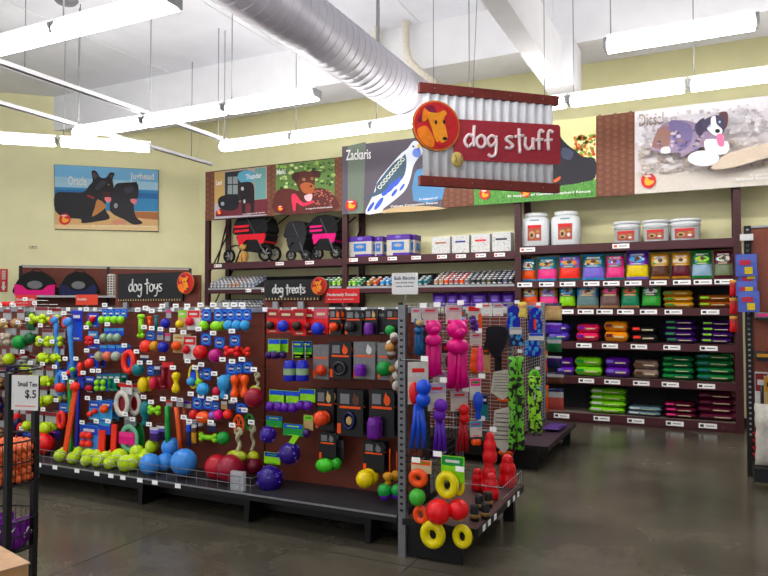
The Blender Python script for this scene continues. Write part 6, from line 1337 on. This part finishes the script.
# second gondola behind
Y2a, Y2b = 6.62, 8.1
EC2 = endcap('far end cap of the second gondola with white wire grid and black base', Y2a, Y2b, 1.66, XE, .34, True, K((70, 52, 66), .5))
t = thing('rear_gondola', 'second gondola behind the first, its near side a white wire grid', 'gondola shelf', (-3.4, 7.3, 0))
mb = MB(); mb.box2((-6.4, 7.34, .1), (XE - .06, 7.4, 1.5), M_PANEL); mb.build('back_panel', t)
mb = MB(); mb.box2((-6.4, 6.7, .08), (XE - .06, 8.0, ZD - .03), M_BLACK); mb.build('base_shelf', t)
mb = MB(); mw = K('lgrey', .4)
x = -3.0
while x < XE - .05: mb.tube([(x, Y2a, .35), (x, Y2a, 1.66)], .002, mw, 4); x += .1
z = .35
while z < 1.67: mb.tube([(-3.0, Y2a, z), (XE - .05, Y2a, z)], .002, mw, 4); z += .035
mb.build('wire_grid', t)
mb = MB(); mb.box2((-3.02, Y2a - .02, 0), (-2.98, Y2a + .02, 1.66), M_DARKM); mb.build('upright', t)
def B2(name, cat, label, box, parts, X=XE + .1, yaw=30, **k): return E(name, cat, label, box, parts, X=X, yaw=yaw, ec=EC2, **k)
B2('slipper_toy', 'dog toy', 'blue printed slipper-shaped toy at the grid top, left one', (505, 304, 520, 340), [('toy', 'slipper', (506, 305, 519, 331), ['royal', 'sky']), ('label_card', 'card', (508, 327, 520, 334), ('white', 'lgrey'), dict(y=-.06)), ('lower_toy', 'slipper', (508, 330, 522, 346), ['navy', 'sky'])])
B2('slipper_toy', 'dog toy', 'blue printed slipper-shaped toy with red mark, right one', (526, 306, 543, 355), [('toy', 'slipper', (528, 307, 541, 334), ['royal', 'sky']), ('red_mark', 'card', (532, 319, 534.5, 329), ('coral',), dict(y=-.065)), ('label_card', 'card', (527, 333, 542, 340), ('white', 'blue'), dict(y=-.06)), ('lower_toy', 'slipper', (522, 339, 540, 356), ['royal', 'sky'])], X=XE + .06)
B2('tube_toy', 'dog toy', 'green and black camouflage tube toy, left one', (508, 353, 523, 452), [('x', 'camo', None, [(92, 180, 30), 'black'])], X=XE + .1)
B2('tube_toy', 'dog toy', 'green and black long loop toy with pale blue label', (527, 370, 540, 440), [('loop', 'camo', (527.5, 374, 540.5, 434), [(120, 210, 40), (30, 60, 20)], dict(b=1)), ('loop_top', 'tugring', (528, 369, 540, 386), (110, 200, 40)), ('label_card', 'card', (529, 385, 540, 399), ('white', 'sky'), dict(y=-.05)), ('dark_end', 'oval', (531, 430, 540, 442), 'black')], X=XE + .06)
for (x0, y0, x1, y1, c, lab) in ((545, 303, 562, 320, ('tan', 'kraft', 'navy'), 'tan pouch with navy top beyond the wire grid'), (546, 323, 562, 334, ((92, 60, 190), 'purple', 'lilac'), 'violet pouch beyond the wire grid'), (547, 337, 562, 352, ('dgreen', 'lgrey', 'teal'), 'green and clear pouch beyond the wire grid'), (546, 356, 562, 368, ('navy', 'dpurple', 'lgrey'), 'navy pouch beyond the wire grid'), (547, 372, 564, 384, ('brown', 'lgrey', 'navy'), 'brown and clear pouch beyond the wire grid'), (547, 388, 564, 410, ((190, 90, 80), 'lgrey', 'navy'), 'navy-topped pale red pouch beyond the wire grid'), (518, 302, 527, 318, ('yellow', 'gold', 'yellow'), 'yellow card between the two blue slipper toys'), (535, 302, 545, 318, ('orange', 'coral', 'orange'), 'orange card behind the grid top corner'), (540, 350, 548, 372, ('orange', 'tan', 'orange'), 'orange pouch at the grid edge beside the green loop'), (541, 385, 549, 412, ('orange', 'gold', 'orange'), 'orange pouch at the grid edge, lower')):
    hang('treat_pouch', 'treat pouch', lab, (x0, y0, x1, y1), [('x', 'bag', None, [c[0], c[1], c[2]])], dict(Y=8.22), 0)
    q = P((x0 + x1) / 2, y0, Y=8.22); mb = MB(); mb.tube([(XE, Y2b, q.z - .01), (q.x, 8.2, q.z - .01)], .004, M_METAL, 5); mb.build('peg_hook', EC2)
p = P(497, 352, Y=Y2a - .1)
hang('plush_toy', 'dog toy', 'black mitt-shaped toy hanging on the white wire grid', (487, 326, 508, 380), [('mitt', 'mitt', (487, 327, 508, 357), (16, 17, 26)), ('tail', 'flatstick', (494, 354, 503, 380), 'black', dict(tw=.8)), ('ear', 'flatstick', (484, 337, 491, 350), 'black', dict(tw=.7, dx=1))], dict(Y=Y2a - .06), 0)
for i, b in enumerate(((489, 369, 515, 402), (490, 406, 516, 456))):
    hang('chew_pack', 'chew pack', ['striped white pack of maroon chews, upper one by the grid', 'striped white pack of maroon chews, larger lower one'][i], b, [('x', 'chewbag', None, ['offwhite', 'maroon'])], dict(Y=Y2a - .08), 10)
for (x0, y0, x1, y1, c, lab) in ((481, 303, 492, 316, ('white', 'offwhite', 'red'), 'white paper card clipped to the white grid, left'), (493, 303, 503, 316, ('white', 'lgrey', 'red'), 'white paper card clipped to the white grid, right'), (483, 345, 490, 372, ('kraft', 'brown', 'orange'), 'brown carded chew left of the black mitt'), (480, 395, 488, 420, ('teal', 'navy', 'white'), 'teal carded toy low on the white grid')):
    hang('carded_toy', 'dog toy', lab, (x0, y0, x1, y1), [('x', 'card', None, c)], dict(Y=Y2a - .03), 0)
c = P(545, 433, Z=ZD - .02); mb = MB(Matrix.Translation((XE + .2, 7.6, ZD - .02))); mb.pillow((0, 0, .03), .2, .4, .05, [(1, K((90, 60, 130)))], nx=6)
for i in range(len(mb.v)):
    q = mb.v[i] - Vector((XE + .2, 7.6, ZD - .02)); mb.v[i] = Vector((XE + .2 + q.x, 7.6 + q.z, ZD + .012 + q.y))
tag(mb.build('treat_pouch'), 'purple-grey pouch lying flat on the far end cap base', 'treat pouch')

# ---------------------------------------------------------------- right gondola
YQ = 7.31; xq = P(750, 400, Y=YQ).x
t = thing('side_gondola', 'gondola cut off by the right picture edge, red-brown panel and dark upright', 'gondola shelf', (xq + .6, YQ, 0)); zq = P(750, 226, Y=YQ).z
mb = MB(); mb.box2((xq - .03, YQ - .03, 0), (xq + .03, YQ + .04, zq), M_DARKM)
for k in range(40): mb.box((xq, YQ - .031, .4 + k * .05), (.02, .004, .018), K('lgrey'))
mb.build('upright', t)
mb = MB(); mb.box2((xq + .03, YQ, .2), (xq + 1.5, YQ + .03, zq - .02), mat((146, 78, 58), .5, noise=.1, name='lit_brown_board')); mb.box2((xq, YQ - .0, zq - .03), (xq + 1.5, YQ + .04, zq), M_METAL); mb.build('back_panel', t)  # same brown board, colour lightened to paint in the brighter light here
mb = MB(); mb.box2((xq, YQ - .5, .06), (xq + 1.5, YQ, .18), M_BLACK); mb.build('base_shelf', t)
for px_z in (318, 358):
    z = P(760, px_z, Y=YQ - .2).z; mb = MB(); mb.box2((xq + .06, YQ - .35, z - .02), (xq + 1.5, YQ, z), M_DARKM); mb.build('shelf', t)
def Q(name, cat, label, box, parts, Y): return hang(name, cat, label, box, parts, dict(Y=Y), 0)
z1 = P(760, 318, Y=YQ - .2).z; z2 = P(760, 358, Y=YQ - .2).z
def shelfpack(px, z, w, h, d, cols, lab):
    x = P(px, 300, Y=YQ - .25).x; t_ = thing('boxed_item', lab, 'package', (x, YQ - .22, z)); mb = MB(); mb.box2((x - w / 2, YQ - .22 - d / 2, z + .001), (x + w / 2, YQ - .22 + d / 2, z + h), K(cols[0])); mb.build('pack', t_, bevel=.004)
    mb = MB(); mb.box2((x - w * .4, YQ - .224 - d / 2, z + h * .3), (x + w * .4, YQ - .221 - d / 2, z + h * .8), K(cols[1])); mb.build('print', t_)
shelfpack(763, z1, .13, .05, .2, ('grey', 'pink'), 'flat grey pack on the upper side-gondola shelf'); shelfpack(776, z1, .1, .12, .2, ('tan', 'purple'), 'tan pack at the right edge on the upper side-gondola shelf')
shelfpack(762, z2, .14, .06, .24, ('charcoal', 'gold'), 'dark flat pack on the lower side-gondola shelf'); shelfpack(775, z2, .1, .12, .22, ('cream', 'orange'), 'cream pack at the right edge on the lower side-gondola shelf')
Q('grooming_tool', 'pet tool', 'red and white carded item hanging right of the side upright', (755, 372, 768, 424), [('card', 'card', None, ('white', 'darkred', 'white')), ('toy', 'stick', (760, 385, 764, 418), 'charcoal', dict(r=.014))], YQ - .12)
Q('grooming_tool', 'pet tool', 'gold and black carded item at the right picture edge', (764, 376, 778, 420), [('card', 'card', None, ('tan', 'gold', 'black')), ('toy', 'stick', (769, 385, 774, 418), 'black', dict(r=.014))], YQ - .2)
for i, y in enumerate((430, 440, 450, 460)):
    c = P(762, y + 8, Y=YQ - .18); mb = MB(); mb.lathe([(.07, 0), (.095, .055), (.1, .06), (.09, .057), (.065, .006), (0, .006)], (c.x + .02, YQ - .2, .19 + .065 * (3 - i)), K((190, 30, 40)), 22); tag(mb.build('dog_bowl'), ['topmost red bowl of the stack at the right edge', 'second red bowl from the top at the right edge', 'third red bowl from the top at the right edge', 'bottom red bowl of the stack at the right edge'][i], 'bowl', 'stacked red bowls')
c = P(772, 470, Y=YQ - .35); mb = MB(Matrix.Translation((c.x + .02, c.y, .46))); mb.pillow((0, 0, 0), .3, .55, .16, [(1, K('offwhite', .5))], crinkle=.15); tag(mb.build('white_sack'), 'crumpled white plastic sack at the right picture edge', 'sack')
# blue clip strip
mb = MB(); mb.box((xq - .01, YQ - .07, P(750, 238, Y=YQ).z), (.11, .06, .06), M_TAG); mb.build('price_tag', t)
for i, (x0, y0, x1, y1) in enumerate(((735.5, 254, 757, 276), (738, 271, 758, 281), (736, 281, 757, 296), (738, 291, 759.5, 312))):
    Q('toy_packet', 'dog toy', ['blue toy packet with red and yellow picture, topmost on the clip strip', 'blue toy packet mostly hidden, second on the clip strip', 'blue toy packet with red and yellow picture, third on the strip', 'lowest and largest blue packet on the clip strip'][i], (x0, y0, x1, y1), [('packet', 'card', None, ((96, 116, 208), (110, 130, 220))), ('red_print', 'card', (x0 + 4, y0 + 6, x0 + 15, y0 + 11), ((208, 50, 80),), dict(y=-.004)), ('yellow_print', 'card', (x0 + 9, y1 - 9, x0 + 17, y1 - 2), ('yellow',), dict(y=-.006))], YQ - .14 + (.03 if i == 1 else -.01 * i))
for i in range(3):
    Q('toy_packet', 'dog toy', ['red packet on the strip left of the blue ones, topmost', 'red packet on the strip left of the blue ones, middle', 'red packet on the strip left of the blue ones, lowest'][i], (729.5, 280 + i * 18, 737.5, 296 + i * 18), [('x', 'bag', None, ['red', (180, 60, 60), 'gold'])], YQ + .1)
mb = MB(); q = P(734, 240, Y=YQ + .13); mb.tube([(q.x, q.y, 1.3), (q.x, q.y, P(734, 275, Y=YQ + .13).z)], .006, M_DARKM, 5); mb.tube([(q.x, q.y, 1.75), (xq, YQ + .02, 1.75)], .005, M_DARKM, 5); mb.build('clip_strip', t)
mb = MB(); mb.tube([(xq, YQ - .05, 1.4), (xq, YQ - .05, zq - .1)], .006, M_DARKM, 5); mb.build('clip_strip', t)

# ---------------------------------------------------------------- wire stand, lower left
t = thing('wire_stand', 'black wire display stand with two round baskets at the lower left', 'display stand', P(7, 576, D=2.6) * 1.0); t.location = Vector((P(7, 500, D=2.55).x, P(7, 500, D=2.55).y, 0)); W[t.name] = t.location.copy()
A_ = P(7.5, 500, D=2.5); B_ = P(34, 500, D=2.68); cen = P(-4, 500, D=2.66); rb = .15
ztop = P(10, 372, D=2.55).z
for q in (A_, B_):
    mb = MB(); mb.box2((q.x - .011, q.y - .011, 0), (q.x + .011, q.y + .011, ztop if q is A_ else ztop - .03), M_BLACK); mb.build('upright', t)
C2 = cen + (cen - B_).normalized() * rb; mb = MB(); mb.box2((C2.x - .011, C2.y - .011, 0), (C2.x + .011, C2.y + .011, ztop), M_BLACK); mb.build('upright', t)
mb = MB(); mb.ring  # base
mb.tube([(cen.x + rb * math.cos(a), cen.y + rb * math.sin(a), .02) for a in [i * math.pi / 12 for i in range(24)]], .008, M_BLACK, 6, True); mb.build('base_ring', t)
def basket(z0, z1, nm):
    mb = MB()
    for z in (z0, (z0 + z1) / 2, z1): mb.tube([(cen.x + rb * math.cos(a), cen.y + rb * math.sin(a), z) for a in [i * math.pi / 16 for i in range(32)]], .004 if z == z1 else .003, M_BLACK, 5, True)
    for i in range(40): a = i * math.pi / 20; mb.tube([(cen.x + rb * math.cos(a), cen.y + rb * math.sin(a), z0), (cen.x + rb * math.cos(a), cen.y + rb * math.sin(a), z1)], .0018, M_BLACK, 4)
    mb.lathe([(0, -.004), (rb, -.004), (rb, 0), (0, 0)], (cen.x, cen.y, z0), M_BLACK, 32); mb.build(nm, t)
zb0 = P(20, 488, D=2.55).z; zb1 = P(30, 437, D=2.7).z; basket(zb0, zb1, 'basket')
zc0 = P(20, 555, D=2.55).z; zc1 = P(30, 513, D=2.7).z; basket(zc0, zc1, 'basket')
mb = MB(); mb.tube([(cen.x + rb * math.cos(a), cen.y + rb * math.sin(a), ztop) for a in [i * math.pi / 16 for i in range(32)]], .005, M_BLACK, 5, True); mb.build('top_ring', t)
random.seed(11); r = .0165; placed = []
z = zb0 + r + .001
for layer in range(5):
    k = 0
    for ring_r, n in ((rb - r - .006, 24), (rb - 3.1 * r - .006, 17), (rb - 5.2 * r - .006, 10)):
        for i in range(n):
            a = 2 * math.pi * (i + .5 * (layer % 2)) / n; p = Vector((cen.x + ring_r * math.cos(a), cen.y + ring_r * math.sin(a), z + layer * r * 1.72))
            if proj(p)[0] < -12 or p.y > cen.y + .1 and layer < 4: continue
            placed.append(p)
src = None
for p in placed:
    if src is None:
        mb = MB(Matrix.Translation(p)); mb.ell((0, 0, 0), (r, r, r), K((238, 120, 66), .6), 14, 9); mb.ring((0, 0, 0), r * .98, r * .98, r * .08, K((250, 190, 150)), 16, 4); mb.ring((0, -.0, 0), .0, .0, .0001, K('orange'), 3, 3)
        src = tag(mb.build('mini_ball', origin=p), 'small orange ball piled in the upper wire basket', 'ball', 'small orange balls in the wire basket'); sp = p
    else:
        o = dup(src, p - sp); o.rotation_euler = (random.uniform(0, 3), random.uniform(0, 3), random.uniform(0, 3))
labs = ['purple swirl-print pouch at the right side of the lower basket', 'purple swirl-print pouch at the front of the lower basket', 'purple swirl-print pouch between the front and right ones', 'purple swirl-print pouch at the picture edge', 'purple swirl-print pouch on top of the others']
for i, (a, rr, zz_) in enumerate(((.45, .112, .06), (-1.15, .112, .055), (-.35, .115, .065), (-2.0, .11, .055), (-.5, .05, .08))):
    c = Vector((cen.x + rr * math.cos(a), cen.y + rr * math.sin(a), zc0 + zz_)); M = Matrix.Translation(c) @ Matrix.Rotation(a + math.pi / 2, 4, 'Z') @ Matrix.Rotation(R(random.uniform(-20, 10)), 4, 'X')
    tp = thing('treat_pouch', labs[i], 'treat pouch', c); mb = MB(M); mb.pillow((0, 0, 0), .12, .11, .04, [(1, K((120, 30, 150), .3))], nx=6); mb.build('pouch', tp)
    mb = MB(M); 
    for k in range(2): mb.tube([(-.03 + k * .05 + .014 * math.cos(q * .8), -.026, .02 - .007 * q) for q in range(6)], .0028, K('white'), 4)
    mb.build('swirl_print', tp)
# price card
p0 = P(11.5, 409.5, D=2.5); p1 = P(38, 405, D=2.47); u = (p1 - p0); u.z = 0; ww = u.length; u.normalize(); n = Vector((u.y, -u.x, 0)); hh = P(11.5, 375, D=2.5).z - p0.z
M = Matrix((u, -n, Vector((0, 0, 1)))).transposed().to_4x4(); M.translation = p0
tp = thing('price_card', 'white price card reading Small Tennis and $.5 clipped to the wire stand', 'price card', p0); mb = MB(M); mb.box((ww / 2, .0, hh / 2), (ww, .002, hh), K('white', .5, noise=.02)); mb.build('card', tp)
mb = MB(M); V3 = Vector((0, 0, 1)); ux = Vector((1, 0, 0))
put_text(mb, 'Small Ten', Vector((ww * .24, -.0022, hh * .68)), ux, V3, ww * .72, hh * .14, K('black')); put_text(mb, '$.5', Vector((ww * .52, -.0022, hh * .32)), ux, V3, ww * .42, hh * .27, K('black')); put_text(mb, 'assorted tennis', Vector((ww * .15, -.0022, hh * .1)), ux, V3, ww * .75, hh * .05, K('coral')); mb.build('lettering', tp)
mb = MB(M); mb.tube([(-.015, .012, hh * .9), (ww, .006, hh * .97)], .003, M_BLACK, 5); mb.build('wire_holder', tp)
# tan box in the corner
p = P(27, 566, D=2.05); q = P(-2, 546.5, D=2.25); zt_ = p.z; a = R(-2)
p = P(29, 564, D=1.95); zt_ = p.z; q = P(-1, 547, Z=zt_); dd = (q - p); dd.z = 0; dd.normalize()
M = Matrix.Translation((p.x, p.y, 0)) @ Matrix.Rotation(math.atan2(-dd.y, -dd.x), 4, 'Z')
tp = thing('cardboard_box', 'tan flat-topped box cut off by the lower left corner', 'box', (p.x - .2, p.y, 0)); mb = MB(M); mb.box((-.25, -.15, zt_ / 2), (.5, .3, zt_), K('kraft', .8)); mb.build('box_body', tp, bevel=.004)
mb = MB(M); mb.box((-.25, -.15, zt_ + .002), (.505, .305, .004), K((206, 172, 140), .8)); mb.build('lid', tp)

# ---------------------------------------------------------------- labels that still repeat get their place in the row
from collections import defaultdict
bpy.context.view_layer.update()
same = defaultdict(list)
for o in C.objects:
    if o.parent is None and o.get('label'): same[o['label']].append(o)
NW = ['leftmost', 'second from left', 'third from left', 'fourth from left', 'fifth from left', 'sixth from left', 'seventh from left', 'eighth from left', 'ninth from left', 'tenth from left']
for l, os_ in same.items():
    if len(os_) < 2 or os_[0].get('group') in ('small orange balls in the wire basket',) or os_[0].name.startswith('food_tin'): continue
    os_.sort(key=lambda o: proj(o.matrix_world.translation)[0]); N_ = len(os_)
    for i, o in enumerate(os_):
        j = N_ - 1 - i; w_ = NW[i] if i < min(10, (N_ + 1) // 2) else (NW[j].replace('left', 'right') if j < 10 else 'number %d from left' % (i + 1))
        if N_ == 2: w_ = ['left one', 'right one'][i]
        if N_ == 3: w_ = ['left one', 'middle one', 'right one'][i]
        o['label'] = (l + ', ' + w_)
